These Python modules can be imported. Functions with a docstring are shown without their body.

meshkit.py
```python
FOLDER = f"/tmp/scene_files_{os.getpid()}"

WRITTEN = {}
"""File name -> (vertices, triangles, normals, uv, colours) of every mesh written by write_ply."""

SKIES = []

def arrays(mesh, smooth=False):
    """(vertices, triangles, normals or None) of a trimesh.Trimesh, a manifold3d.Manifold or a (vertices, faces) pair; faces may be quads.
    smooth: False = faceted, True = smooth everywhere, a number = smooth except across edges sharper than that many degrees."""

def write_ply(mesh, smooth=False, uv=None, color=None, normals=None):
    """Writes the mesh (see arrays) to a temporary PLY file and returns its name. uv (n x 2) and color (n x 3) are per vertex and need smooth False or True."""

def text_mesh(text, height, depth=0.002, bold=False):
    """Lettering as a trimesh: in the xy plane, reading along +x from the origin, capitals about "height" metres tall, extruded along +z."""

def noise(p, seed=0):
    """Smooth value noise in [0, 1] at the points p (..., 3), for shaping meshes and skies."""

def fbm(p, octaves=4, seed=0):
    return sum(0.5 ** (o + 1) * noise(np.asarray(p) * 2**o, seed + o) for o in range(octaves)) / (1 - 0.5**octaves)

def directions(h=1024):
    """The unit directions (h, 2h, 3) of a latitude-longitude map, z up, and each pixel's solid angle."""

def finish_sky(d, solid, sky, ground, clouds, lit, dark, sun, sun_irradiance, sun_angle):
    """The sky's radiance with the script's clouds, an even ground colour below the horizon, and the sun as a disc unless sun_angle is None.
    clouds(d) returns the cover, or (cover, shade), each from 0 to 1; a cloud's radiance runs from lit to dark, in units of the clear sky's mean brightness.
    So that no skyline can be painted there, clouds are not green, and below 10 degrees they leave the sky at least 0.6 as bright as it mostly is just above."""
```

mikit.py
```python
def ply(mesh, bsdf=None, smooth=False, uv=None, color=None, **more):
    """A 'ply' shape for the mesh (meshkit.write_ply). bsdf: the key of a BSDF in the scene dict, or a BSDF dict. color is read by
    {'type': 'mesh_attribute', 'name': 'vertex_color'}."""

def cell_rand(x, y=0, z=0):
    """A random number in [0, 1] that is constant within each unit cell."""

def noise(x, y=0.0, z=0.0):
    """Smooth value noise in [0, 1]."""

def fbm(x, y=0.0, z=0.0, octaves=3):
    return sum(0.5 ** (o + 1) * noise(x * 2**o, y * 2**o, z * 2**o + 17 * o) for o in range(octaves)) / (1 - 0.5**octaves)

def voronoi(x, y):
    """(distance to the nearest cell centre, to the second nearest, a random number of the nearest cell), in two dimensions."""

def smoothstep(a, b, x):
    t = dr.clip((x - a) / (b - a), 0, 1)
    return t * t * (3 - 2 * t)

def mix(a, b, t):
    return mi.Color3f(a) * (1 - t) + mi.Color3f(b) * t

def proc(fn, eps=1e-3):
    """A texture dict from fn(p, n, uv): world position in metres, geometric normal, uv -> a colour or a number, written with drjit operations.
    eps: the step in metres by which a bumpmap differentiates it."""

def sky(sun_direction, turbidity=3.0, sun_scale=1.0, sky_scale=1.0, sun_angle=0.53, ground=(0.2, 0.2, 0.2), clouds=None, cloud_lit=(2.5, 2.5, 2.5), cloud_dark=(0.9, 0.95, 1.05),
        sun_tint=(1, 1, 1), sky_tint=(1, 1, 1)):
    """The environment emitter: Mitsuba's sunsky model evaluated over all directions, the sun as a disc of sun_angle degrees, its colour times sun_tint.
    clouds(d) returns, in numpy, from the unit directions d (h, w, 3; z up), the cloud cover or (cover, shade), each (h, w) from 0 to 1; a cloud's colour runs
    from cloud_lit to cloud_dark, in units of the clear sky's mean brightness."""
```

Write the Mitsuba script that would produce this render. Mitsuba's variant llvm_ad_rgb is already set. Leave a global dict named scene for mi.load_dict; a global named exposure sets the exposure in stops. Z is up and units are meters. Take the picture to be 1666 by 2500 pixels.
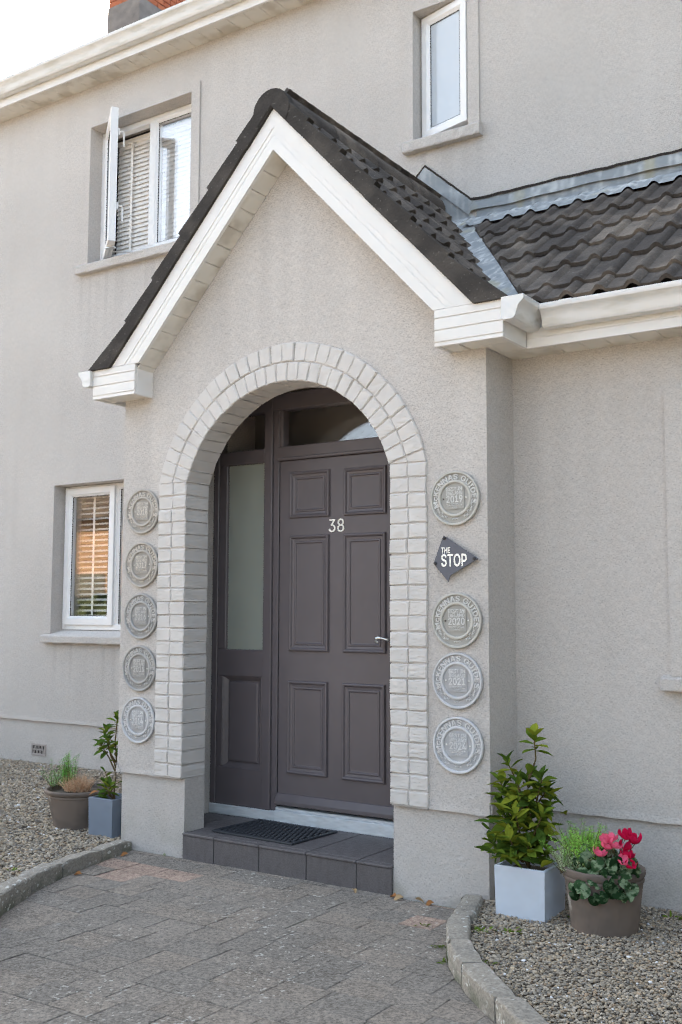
import math, random
import numpy as np, trimesh, manifold3d as m3, mitsuba as mi, drjit as dr
import mikit, meshkit
from mikit import proc, fbm, noise, voronoi, cell_rand, smoothstep, mix
from shapely.geometry import Polygon, box as sbox, Point
from shapely.ops import unary_union

random.seed(7); rng = np.random.default_rng(7)
T = mi.ScalarTransform4f
scene, labels = {'type': 'scene'}, {}

# ---------------------------------------------------------------- camera, sky, exposure
CAM = np.array([3.30821, -4.42386, 1.35279])
FWD = np.array([-0.55160, 0.828776, 0.0941726]); UP = np.array([0.0497516, -0.0800104, 0.9955517])
scene['camera'] = {'type': 'perspective', 'fov': math.degrees(2 * math.atan(1250 / 2558.04)), 'fov_axis': 'y',
    'near_clip': 0.05, 'far_clip': 2000.0,
    'to_world': T().look_at(origin=CAM.tolist(), target=(CAM + FWD).tolist(), up=UP.tolist())}
scene['sky'] = mikit.sky([-0.74, 0.42, 0.46], turbidity=6, sky_tint=(1.065, 1.0, 0.93), sun_tint=(1.0, 0.93, 0.84),
                         clouds=lambda d: (0.30 * meshkit.fbm(d * [3, 3, 6], 4, 3), 0.15), cloud_lit=(2.0, 1.97, 1.92), cloud_dark=(1.2, 1.2, 1.2))
exposure = 4.36

# ---------------------------------------------------------------- materials
def mat(key, d):
    scene[key] = d
    return key
def rgb(c): return {'type': 'rgb', 'value': list(c)}
def P(col, rough=0.8, spec=0.4, **k):
    return {'type': 'principled', 'base_color': col if isinstance(col, dict) else rgb(col), 'roughness': rough, 'specular': spec, **k}
def two(d): return {'type': 'twosided', 'bsdf': d}
def bump(d, fn, scale, eps=1e-3): return {'type': 'bumpmap', 'tex': proc(fn, eps), 'scale': scale, 'bsdf': d}

def f_wall_col(p, n, uv):
    a = fbm(p.x * 1.3, p.y * 1.3, p.z * 1.3, 4)
    streak = noise(p.x * 14, p.y * 14, p.z * 0.9)
    g1 = noise(p.x * 105, p.y * 105, p.z * 105); g2 = noise(p.x * 57, p.y * 57, p.z * 57); g3 = fbm(p.x * 0.45, p.y * 0.45, p.z * 0.45, 2)
    t = 0.82 + 0.20 * a + 0.12 * (streak - 0.5) * g3 + 0.05 + 0.10 * (g3 - 0.5) + 0.30 * (noise(p.x * 175, p.y * 175, p.z * 175) - 0.5) + 0.10 * (g1 - 0.5) + 0.03 * (g2 - 0.5) - 0.17 * smoothstep(0.70, 0.86, g1)
    drip = mi.Float(0)     # rain streaks that run down from the ends and undersides of the window sills
    for x0, x1, zs, y0 in ((-3.42, -2.0, 4.19, 1.55), (-0.19, 0.43, 4.46, 1.55), (-3.72, -2.6, 1.08, 1.55)):
        drip += smoothstep(x0, x0 + 0.06, p.x) * smoothstep(x1, x1 - 0.06, p.x) * smoothstep(zs - 0.75, zs, p.z) * dr.select((p.z < zs) & (p.y > y0), 1.0, 0.0)
    t *= 1 - 0.09 * drip * smoothstep(0.42, 0.75, noise(p.x * 26, p.y * 3, p.z * 0.7))
    low = smoothstep(0.30, 0.0, p.z) * smoothstep(0.4, 0.75, fbm(p.x * 6, p.y * 6, p.z * 6, 3))
    return mix(mi.Color3f(0.440, 0.415, 0.391) * t, (0.27, 0.26, 0.21), 0.5 * low)
def f_wall_b(p, n, uv):
    return 0.7 * noise(p.x * 95, p.y * 95, p.z * 95) + 0.4 * noise(p.x * 170, p.y * 170, p.z * 170)
mat('render', two(bump(P(proc(f_wall_col), 0.92, 0.25), f_wall_b, 0.0034, 1.5e-3)))
mat('render_smooth', two(bump(P(proc(f_wall_col), 0.9, 0.25), lambda p, n, uv: fbm(p.x * 40, p.y * 40, p.z * 40, 3), 0.003, 2e-3)))
def f_brick_b(p, n, uv):
    return 0.6 * fbm(p.x * 40, p.y * 40, p.z * 70, 3) + 0.35 * smoothstep(0.45, 0.6, noise(p.x * 55 + 3, p.y * 30, p.z * 120))
def f_brick_col(p, n, uv):
    return mi.Color3f(0.520, 0.500, 0.478) * (0.9 + 0.14 * fbm(p.x * 9, p.y * 9, p.z * 9, 3))
mat('painted_brick', two(bump(P(proc(f_brick_col), 0.82, 0.35), f_brick_b, 0.0070, 2e-3)))
def f_pvc(p, n, uv):
    d = smoothstep(0.56, 0.85, fbm(p.x * 4, p.y * 4, p.z * 5, 4))
    return mix((0.60, 0.59, 0.57), (0.42, 0.34, 0.27), 0.35 * d)
mat('upvc', two(P(proc(f_pvc), 0.38, 0.5)))
mat('upvc_clean', two(P((0.64, 0.64, 0.64), 0.35, 0.5)))
mat('gutter_pvc', two(P(proc(lambda p, n, uv: mix((0.58, 0.58, 0.57), (0.30, 0.29, 0.22), 0.30 * smoothstep(0.5, 0.75, fbm(p.x * 6, p.y * 9, p.z * 22, 4)))), 0.35, 0.5)))
mat('soffit_pvc', two(P(proc(lambda p, n, uv: mix((0.58, 0.56, 0.51), (0.34, 0.30, 0.24), 0.6 * smoothstep(0.45, 0.75, fbm(p.x * 7, p.y * 7, p.z * 7, 4)))), 0.55, 0.4)))
def f_door(p, n, uv): return mi.Color3f(0.098, 0.085, 0.092) * (0.9 + 0.2 * fbm(p.x * 5, p.y * 5, p.z * 3, 3))
mat('door_paint', two(bump(P(proc(f_door), 0.42, 0.45), lambda p, n, uv: fbm(p.x * 140, p.y * 140, p.z * 25, 2), 0.0004)))
def tile_fn(base, warm):
    def f(p, n, uv):
        a = fbm(p.x * 7, p.y * 7, p.z * 7, 4); g = fbm(p.x * 120, p.y * 120, p.z * 120, 2)
        c = mix(base, warm, smoothstep(0.4, 0.68, a)) * (0.75 + 0.5 * g)
        sp = smoothstep(0.86, 0.92, noise(p.x * 75, p.y * 75, p.z * 75))
        return mix(c, (0.22, 0.21, 0.19), 0.3 * sp)
    return f
tb = lambda p, n, uv: fbm(p.x * 70, p.y * 70, p.z * 70, 3)
mat('roof_tile', two(bump(P(proc(tile_fn((0.072, 0.063, 0.057), (0.122, 0.104, 0.090))), 0.9, 0.12), tb, 0.004, 2e-3)))
mat('roof_tile_b', two(bump(P(proc(tile_fn((0.090, 0.078, 0.069), (0.150, 0.127, 0.107))), 0.9, 0.12), tb, 0.004, 2e-3)))
mat('roof_tile_c', two(bump(P(proc(tile_fn((0.060, 0.053, 0.049), (0.102, 0.088, 0.077))), 0.9, 0.12), tb, 0.004, 2e-3)))
mat('verge', two(bump(P(proc(tile_fn((0.040, 0.037, 0.035), (0.064, 0.058, 0.053))), 0.92, 0.12), lambda p, n, uv: fbm(p.x * 120, p.y * 120, p.z * 120, 2), 0.004, 2e-3)))
def f_lead(p, n, uv):
    a = fbm(p.x * 9, p.y * 9, p.z * 9, 4); s = noise(p.x * 45, p.y * 45, p.z * 7)
    c = mix((0.22, 0.238, 0.252), (0.40, 0.412, 0.415), smoothstep(0.42, 0.78, 0.6 * a + 0.4 * s))
    return mix(c, (0.34, 0.31, 0.2), 0.5 * smoothstep(0.62, 0.75, fbm(p.x * 6 + 9, p.y * 6, p.z * 3, 3)))
mat('lead', two(bump(P(proc(f_lead), 0.8, 0.25), lambda p, n, uv: fbm(p.x * 14, p.y * 14, p.z * 14, 3), 0.0012, 2e-3)))
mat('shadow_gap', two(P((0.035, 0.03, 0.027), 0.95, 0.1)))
def f_slab(base):
    def f(p, n, uv):
        g = 0.5 * noise(p.x * 95, p.y * 95, 1.0) + 0.5 * noise(p.x * 190, p.y * 190, 3.0); a = fbm(p.x * 5, p.y * 5, 2.0, 3)
        c = mi.Color3f(base) * (0.22 + 1.05 * g + 0.30 * a + 0.18 * fbm(p.x * 1.1, p.y * 1.1, 4.0, 2))
        l1 = smoothstep(0.74, 0.83, fbm(p.x * 60, p.y * 60, 5.0, 2)) * smoothstep(0.42, 0.70, fbm(p.x * 2.6, p.y * 2.6, 8.0, 2))
        return mix(c, (0.44, 0.43, 0.40), 0.62 * l1)
    return f
slab_b = lambda p, n, uv: fbm(p.x * 130, p.y * 130, p.z * 130, 2)
for i, c in enumerate([(0.184, 0.162, 0.141), (0.170, 0.152, 0.134), (0.192, 0.166, 0.142), (0.275, 0.203, 0.165)]):
    mat('paver_%d' % i, two(bump(P(proc(f_slab(c)), 0.93, 0.25), slab_b, 0.0022)))
def f_kerb(p, n, uv):
    g = fbm(p.x * 120, p.y * 120, p.z * 120, 2); a = fbm(p.x * 9, p.y * 9, p.z * 9, 3)
    c = mix((0.20, 0.185, 0.165), (0.30, 0.27, 0.23), a) * (0.55 + 0.75 * g)
    c = mix(c, (0.07, 0.085, 0.05), 0.55 * smoothstep(0.07, 0.0, p.z) * smoothstep(0.35, 0.6, fbm(p.x * 13, p.y * 13, p.z * 13, 3)))
    return mix(c, (0.52, 0.52, 0.49), 0.8 * smoothstep(0.66, 0.76, fbm(p.x * 55, p.y * 55, p.z * 55, 2)) * smoothstep(0.35, 0.6, fbm(p.x * 4, p.y * 4, p.z * 4, 2)))
mat('kerb_stone', two(bump(P(proc(f_kerb), 0.95, 0.2), lambda p, n, uv: fbm(p.x * 80, p.y * 80, p.z * 80, 3), 0.006, 2e-3)))
mat('bedding', two(P(proc(lambda p, n, uv: mix((0.155, 0.137, 0.115), (0.095, 0.105, 0.05), smoothstep(0.5, 0.68, fbm(p.x * 3, p.y * 3, 0, 3)))), 0.95, 0.1)))
mat('soil', two(P(proc(lambda p, n, uv: mi.Color3f(0.10, 0.085, 0.07) * (0.5 + fbm(p.x * 60, p.y * 60, 0, 3))), 0.95, 0.1)))
mat('tarmac', two(P(proc(lambda p, n, uv: mi.Color3f(0.12, 0.115, 0.11) * (0.8 + 0.4 * fbm(p.x * 2, p.y * 2, 0, 3))), 0.9, 0.3)))
def f_step(p, n, uv):
    g = fbm(p.x * 160, p.y * 160, p.z * 160, 2); s = noise(p.x * 70, p.y * 70, p.z * 8)
    return mi.Color3f(0.092, 0.084, 0.086) * (0.65 + 0.45 * g + 0.25 * s)
mat('step_tile', two(P(proc(f_step), 0.55, 0.45)))
mat('grout', two(P((0.33, 0.32, 0.30), 0.95, 0.1)))
mat('vcol', two(P({'type': 'mesh_attribute', 'name': 'vertex_color'}, 0.85, 0.3)))
mat('clay_pot', two(P(proc(lambda p, n, uv: mix(mix((0.100, 0.082, 0.070), (0.150, 0.118, 0.098), smoothstep(0.35, 0.65, fbm(p.x * 5, p.y * 5, p.z * 7, 4))), (0.36, 0.34, 0.31), 0.6 * smoothstep(0.70, 0.80, fbm(p.x * 16 + 4, p.y * 16, p.z * 9, 3)))), 0.72, 0.35)))
mat('blue_pot', two(P(proc(lambda p, n, uv: mi.Color3f(0.50, 0.55, 0.62) * (0.88 + 0.24 * fbm(p.x * 9, p.y * 9, p.z * 9, 4))), 0.7, 0.3)))
mat('slate_pot', two(P(proc(lambda p, n, uv: mi.Color3f(0.15, 0.18, 0.225) * (0.88 + 0.24 * fbm(p.x * 9, p.y * 9, p.z * 9, 4))), 0.7, 0.3)))
for i, (c, sh) in enumerate([((0.120, 0.180, 0.024), .5), ((0.066, 0.120, 0.022), .5), ((0.21, 0.25, 0.030), .5), ((0.36, 0.17, 0.07), .7)]):
    mat('leaf_%d' % i, {'type': 'principledthin', 'base_color': rgb(c), 'roughness': 0.25, 'diff_trans': 0.4, 'eta': 1.5, 'spec_trans': 0.0})
mat('herb', {'type': 'principledthin', 'base_color': {'type': 'mesh_attribute', 'name': 'vertex_color'}, 'roughness': 0.6, 'diff_trans': 0.6, 'spec_trans': 0.0})
mat('cyclamen_leaf', {'type': 'principledthin', 'base_color': proc(lambda p, n, uv: mix((0.030, 0.064, 0.028), (0.17, 0.23, 0.14), smoothstep(0.42, 0.62, fbm(p.x * 60, p.y * 60, p.z * 60, 3)))), 'roughness': 0.45, 'diff_trans': 0.3, 'spec_trans': 0.0})
mat('cyclamen_leaf_dark', {'type': 'principledthin', 'base_color': proc(lambda p, n, uv: mix((0.012, 0.030, 0.012), (0.060, 0.095, 0.050), smoothstep(0.48, 0.66, fbm(p.x * 70, p.y * 70, p.z * 70, 3)))), 'roughness': 0.4, 'diff_trans': 0.3, 'spec_trans': 0.0})
mat('petal', {'type': 'principledthin', 'base_color': rgb((0.60, 0.014, 0.080)), 'roughness': 0.5, 'diff_trans': 0.7, 'spec_trans': 0.0})
mat('petal_pale', {'type': 'principledthin', 'base_color': rgb((0.80, 0.15, 0.27)), 'roughness': 0.5, 'diff_trans': 0.7, 'spec_trans': 0.0})
mat('stem', two(P((0.10, 0.075, 0.035), 0.8, 0.2)))
mat('steel', two(P((0.62, 0.62, 0.60), 0.28, 0.5, metallic=0.9)))
mat('threshold_metal', two(P(proc(lambda p, n, uv: mi.Color3f(0.56, 0.60, 0.63) * (0.75 + 0.4 * fbm(p.x * 22, p.y * 22, p.z * 60, 3))), 0.5, 0.5, metallic=0.2)))
mat('white_letter', two(P((0.82, 0.80, 0.74), 0.4, 0.4)))
mat('sign_slate', two(P((0.088, 0.092, 0.112), 0.5, 0.4)))
mat('black_plastic', two(P((0.02, 0.02, 0.024), 0.4, 0.5)))
mat('mat_rubber', two(P((0.022, 0.025, 0.031), 0.45, 0.5)))
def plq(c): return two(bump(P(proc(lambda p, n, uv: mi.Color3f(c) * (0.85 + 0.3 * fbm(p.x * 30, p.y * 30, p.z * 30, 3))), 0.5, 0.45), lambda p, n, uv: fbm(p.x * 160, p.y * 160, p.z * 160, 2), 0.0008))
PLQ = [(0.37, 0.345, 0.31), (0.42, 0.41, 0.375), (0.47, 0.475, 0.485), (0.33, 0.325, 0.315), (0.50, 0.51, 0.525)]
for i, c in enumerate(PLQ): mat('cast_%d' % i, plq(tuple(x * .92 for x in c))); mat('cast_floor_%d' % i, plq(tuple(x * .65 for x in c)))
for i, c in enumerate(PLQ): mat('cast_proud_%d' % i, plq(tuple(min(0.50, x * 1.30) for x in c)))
mat('glass', {'type': 'thindielectric', 'int_ior': 1.55})
def f_frost(p, n, uv): return noise(p.x * 260, p.y * 260, p.z * 260)
mat('frosted', two(bump(P((0.235, 0.255, 0.225), 0.15, 1.0), f_frost, 0.0007)))
mat('sealed_pane', two(P((0.40, 0.44, 0.48), 0.05, 0.8)))
mat('fan_glass', two(bump(P((0.012, 0.013, 0.011), 0.05, 0.9), lambda p, n, uv: noise(p.x * 60, p.y * 60, p.z * 60), 0.00012)))
mat('blind_slat', two(P((0.72, 0.70, 0.67), 0.5, 0.4)))
mat('room', two(P((0.16, 0.15, 0.14), 0.9, 0.1)))
mat('red_brick', two(bump(P(proc(lambda p, n, uv: mix((0.30, 0.085, 0.045), (0.42, 0.15, 0.075), fbm(p.x * 9, p.y * 9, p.z * 9, 3))), 0.9, 0.2), tb, 0.003, 2e-3)))
mat('brick_orange', two(P(proc(lambda p, n, uv: mi.Color3f(0.48, 0.32, 0.205) * (0.75 + 0.5 * fbm(p.x * 1.5, p.y * 1.5, p.z * 4, 3))), 0.9, 0.2)))
mat('cream_wall', two(P((0.62, 0.59, 0.54), 0.9, 0.2)))
mat('bounce_concrete', two(P(proc(lambda p, n, uv: mi.Color3f(0.48, 0.465, 0.44) * (0.8 + 0.4 * fbm(p.x * 2, p.y * 2, 0, 3))), 0.9, 0.2)))
mat('mortar', two(P(proc(lambda p, n, uv: mix((0.46, 0.44, 0.42), (0.33, 0.31, 0.28), smoothstep(0.40, 0.7, fbm(p.x * 8, p.y * 8, p.z * 8, 3)))), 0.95, 0.1)))
mat('coated_glass', {'type': 'thindielectric', 'int_ior': 2.0})
mat('cement', two(bump(P(proc(lambda p, n, uv: mi.Color3f(0.20, 0.18, 0.165) * (0.7 + 0.6 * fbm(p.x * 12, p.y * 12, p.z * 12, 3))), 0.95, 0.1), tb, 0.004, 2e-3)))
mat('hedge_leaf', two(P((0.035, 0.06, 0.02), 0.8, 0.3)))
mat('terracotta', two(P((0.30, 0.27, 0.25), 0.9, 0.2)))

# ---------------------------------------------------------------- mesh helpers
class MB:
    def __init__(s): s.v, s.f, s.c, s.n = [], [], [], 0
    def add(s, v, f, col=None):
        v = np.asarray(v, float).reshape(-1, 3); f = np.asarray(f, int).reshape(-1, 3)
        s.v.append(v); s.f.append(f + s.n); s.n += len(v)
        if col is not None: s.c.append(np.broadcast_to(np.asarray(col, float), v.shape))
        return s
    def mesh(s, m): return s.add(m.vertices, m.faces)
    def box(s, x0, x1, y0, y1, z0, z1): return s.add(*boxvf(x0, x1, y0, y1, z0, z1))
    def get(s): return (np.vstack(s.v), np.vstack(s.f))
    def cols(s): return np.vstack(s.c)
def add(key, mesh, bsdf, smooth=False, parent=None, **k):
    base = (parent + '__' if parent else '') + key
    n, kk = 0, base
    while kk in scene: n += 1; kk = '%s_%03d' % (base, n)
    if isinstance(mesh, MB):
        if mesh.c: k['color'] = mesh.cols()
        mesh = mesh.get()
    scene[kk] = mikit.ply(mesh, bsdf, smooth=smooth, **k)
    return kk
TAKEN = set()
def empty(name):
    n, kk = 0, name
    while kk in TAKEN or kk in scene: n += 1; kk = '%s_%03d' % (name, n)
    TAKEN.add(kk); return kk
def tag(key, label, cat=None, group=None, kind=None):
    d = labels.setdefault(key, {})
    if label: d['label'] = label
    if cat: d['category'] = cat
    if group: d['group'] = group
    if kind: d['kind'] = kind
    return key
BF = np.array([[0, 2, 1], [0, 3, 2], [4, 5, 6], [4, 6, 7], [0, 1, 5], [0, 5, 4], [1, 2, 6], [1, 6, 5], [2, 3, 7], [2, 7, 6], [3, 0, 4], [3, 4, 7]])
def boxvf(x0, x1, y0, y1, z0, z1):
    return np.array([[x0, y0, z0], [x1, y0, z0], [x1, y1, z0], [x0, y1, z0], [x0, y0, z1], [x1, y0, z1], [x1, y1, z1], [x0, y1, z1]], float), BF
_S = np.array([[a, b, c] for a in (-1, 1) for b in (-1, 1) for c in (-1, 1)], float)
def _cv(h, c):
    out = []
    for s in _S:
        for k in range(3):
            p = s * (h - c); p[k] = s[k] * h[k]; out.append(p)
    return np.array(out)
_hull = trimesh.convex.convex_hull(_cv(np.array([1., 1.3, 1.7]), 0.2))
_idx = [int(np.argmin(np.linalg.norm(_cv(np.array([1., 1.3, 1.7]), 0.2) - v, axis=1))) for v in _hull.vertices]
_CF = np.array(_idx)[_hull.faces]
def cbox(x0, x1, y0, y1, z0, z1, c=0.004, jit=0.0):
    h = np.array([x1 - x0, y1 - y0, z1 - z0]) / 2
    v = _cv(h, min(c, 0.45 * h.min())) + np.array([x0 + x1, y0 + y1, z0 + z1]) / 2
    if jit: v = v + rng.normal(0, jit, v.shape)
    return v, _CF
def loft(loops, cap0=True, cap1=True):
    """closed loops (n,3) joined in order; triangle fan caps"""
    L = np.array(loops, float); k, n = L.shape[:2]; f = []
    for i in range(k - 1):
        a = i * n
        for j in range(n):
            q = (j + 1) % n; f += [[a + j, a + q, a + n + q], [a + j, a + n + q, a + n + j]]
    if cap0: f += [[0, j + 1, j] for j in range(1, n - 1)]
    if cap1: b = (k - 1) * n; f += [[b, b + j, b + j + 1] for j in range(1, n - 1)]
    return L.reshape(-1, 3), np.array(f)
def tube(pts, r, n=8, cap=True):
    p = np.asarray(pts, float); r = np.broadcast_to(r, (len(p),)); t = np.gradient(p, axis=0); t /= np.linalg.norm(t, axis=1, keepdims=True) + 1e-12
    ref = np.array([0.31, 0.22, 0.92]); a = np.cross(t, ref); a /= np.linalg.norm(a, axis=1, keepdims=True) + 1e-9; b = np.cross(t, a)
    an = np.arange(n) * 2 * np.pi / n
    return loft([p[i] + r[i] * (np.cos(an)[:, None] * a[i] + np.sin(an)[:, None] * b[i]) for i in range(len(p))], cap, cap)
def lathe(prof, n=40, centre=(0, 0, 0)):
    an = np.arange(n) * 2 * np.pi / n
    return loft([np.stack([r * np.cos(an) + centre[0], r * np.sin(an) + centre[1], np.full(n, z + centre[2])], 1) for r, z in prof], True, True)
def sweep(profile, path_x0, path_x1, axis='x'):
    """closed 2-D profile (outward, z) run along an axis between two stops"""
    pr = np.asarray(profile, float)
    mk = (lambda s: np.stack([np.full(len(pr), s), pr[:, 0], pr[:, 1]], 1)) if axis == 'x' else (lambda s: np.stack([pr[:, 0], np.full(len(pr), s), pr[:, 1]], 1))
    poly = trimesh.creation.extrude_polygon(Polygon(pr), abs(path_x1 - path_x0), engine='earcut')
    v = np.array(poly.vertices); s = min(path_x0, path_x1) + v[:, 2]
    vv = np.stack([s, v[:, 0], v[:, 1]], 1) if axis == 'x' else np.stack([v[:, 0], s, v[:, 1]], 1)
    f = np.array(poly.faces)
    return vv, (f if axis == 'x' else f[:, ::-1])
def wallpoly(poly, y0, y1):
    """shapely polygon in (x,z) made a wall from y0 (front) to y1"""
    out = MB()
    for g in getattr(poly, 'geoms', [poly]):
        m = trimesh.creation.extrude_polygon(g, y1 - y0, engine='earcut'); v = np.array(m.vertices)
        out.add(np.stack([v[:, 0], y1 - v[:, 2], v[:, 1]], 1), m.faces)
    return out.get()
def quad(pts): return np.array(pts, float), np.array([[0, 1, 2], [0, 2, 3]])
def xform(v, M, t): return np.asarray(v) @ np.asarray(M).T + np.asarray(t)

# ---------------------------------------------------------------- dimensions (metres)
XL, XR, ZP = -1.184, 1.184, 0.426
XC, RI, RO = -0.0107, 0.6714, 0.876          # doorway: centre, clear half width, brick outer half width
AZ, AR0, AR1 = 1.880, 0.695, 0.899            # arch circle
ZS = 2.0787
YM, YR, YD = 1.607, 0.299, 0.55
ZB, ZBT, YB = 2.592, 2.771, -0.153
XA, ZAP = 0.024, 4.032
SL = 1.073
PR = 0.02

tag(empty('house'), 'pale grey rendered house with arched brick porch and dark tiled porch roof', 'house')
H = 'house'

# ---------------------------------------------------------------- ground
gy = np.array([[-150, -150, -0.03], [150, -150, -0.03], [150, 150, -0.03], [-150, 150, -0.03]], float)
add('ground', quad(gy), 'tarmac'); tag('ground', 'grey ground reaching out from the house', kind='structure')

# left and right kerb front edges (foot)
KL = np.array([(-1.06, 0.012), (-0.976, -0.334), (-0.905, -0.629), (-0.815, -0.873), (-0.70, -1.09), (-0.58, -1.30), (-0.44, -1.52), (-0.27, -1.75), (-0.08, -2.0), (0.12, -2.25)])
KR = np.array([(1.045, -0.02), (1.115, -0.22), (1.18, -0.41), (1.285, -0.62), (1.37, -0.755), (1.54, -0.955), (1.76, -1.16), (1.92, -1.315), (2.10, -1.49), (2.32, -1.71), (2.6, -2.0)])
def arclen(P): return np.concatenate([[0], np.cumsum(np.linalg.norm(np.diff(P, axis=0), axis=1))])
def along(P, s):
    L = arclen(P); return np.stack([np.interp(s, L, P[:, 0]), np.interp(s, L, P[:, 1])], -1)
def offset(P, d):
    t = np.gradient(P, axis=0); t /= np.linalg.norm(t, axis=1, keepdims=True); return P + d * np.stack([-t[:, 1], t[:, 0]], 1)
def kerb(name, Pt, side, cuts, ztop, lab):
    k = empty(name); tag(k, lab, kind='structure')
    L = arclen(Pt)[-1]; back = lambda s: along(offset(Pt, side * 0.098), s * arclen(offset(Pt, side * 0.098))[-1] / L)
    for a, b in zip(cuts[:-1], cuts[1:]):
        a2, b2 = a + 0.004, b - 0.004
        ss = np.linspace(a2, b2, max(3, int((b2 - a2) / 0.05))); A, B = along(Pt, ss), back(ss)
        dz = rng.normal(0, 0.004); dx = rng.normal(0, 0.004)
        loops = []
        for i, s in enumerate(ss):
            n = (B[i] - A[i]); n /= np.linalg.norm(n); z = ztop(s) + dz; c = 0.012
            e = rng.normal(0, 0.0025, 6)
            end = 0.008 if i in (0, len(ss) - 1) else 0
            q = lambda w, zz: [A[i][0] + n[0] * w + dx, A[i][1] + n[1] * w, zz]
            loops.append([q(0 + e[0] + end, -0.05), q(e[1] + end, z - c - end), q(c + e[2], z + e[3] - end), q(0.098 - c + e[4], z + e[5] - end), q(0.098 - end, z - c - end), q(0.098 - end, -0.05)])
        m = loft(loops)
        add('block', m, 'kerb_stone', smooth=40, parent=k)
    return k
kerb('kerb', KL, -1, [0, 0.30, 0.66, 0.98, 1.32, 1.66, 2.0, 2.55], lambda s: 0.055 + 0.03 * s, 'weathered concrete kerb on the left between the gravel and the paving')
kerb('kerb', KR, 1, [0, 0.36, 0.70, 0.98, 1.33, 1.68, 2.0, 2.45], lambda s: 0.088 + 0.004 * math.sin(3 * s), 'lichen spotted curving concrete kerb on the right of the paving')

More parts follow.
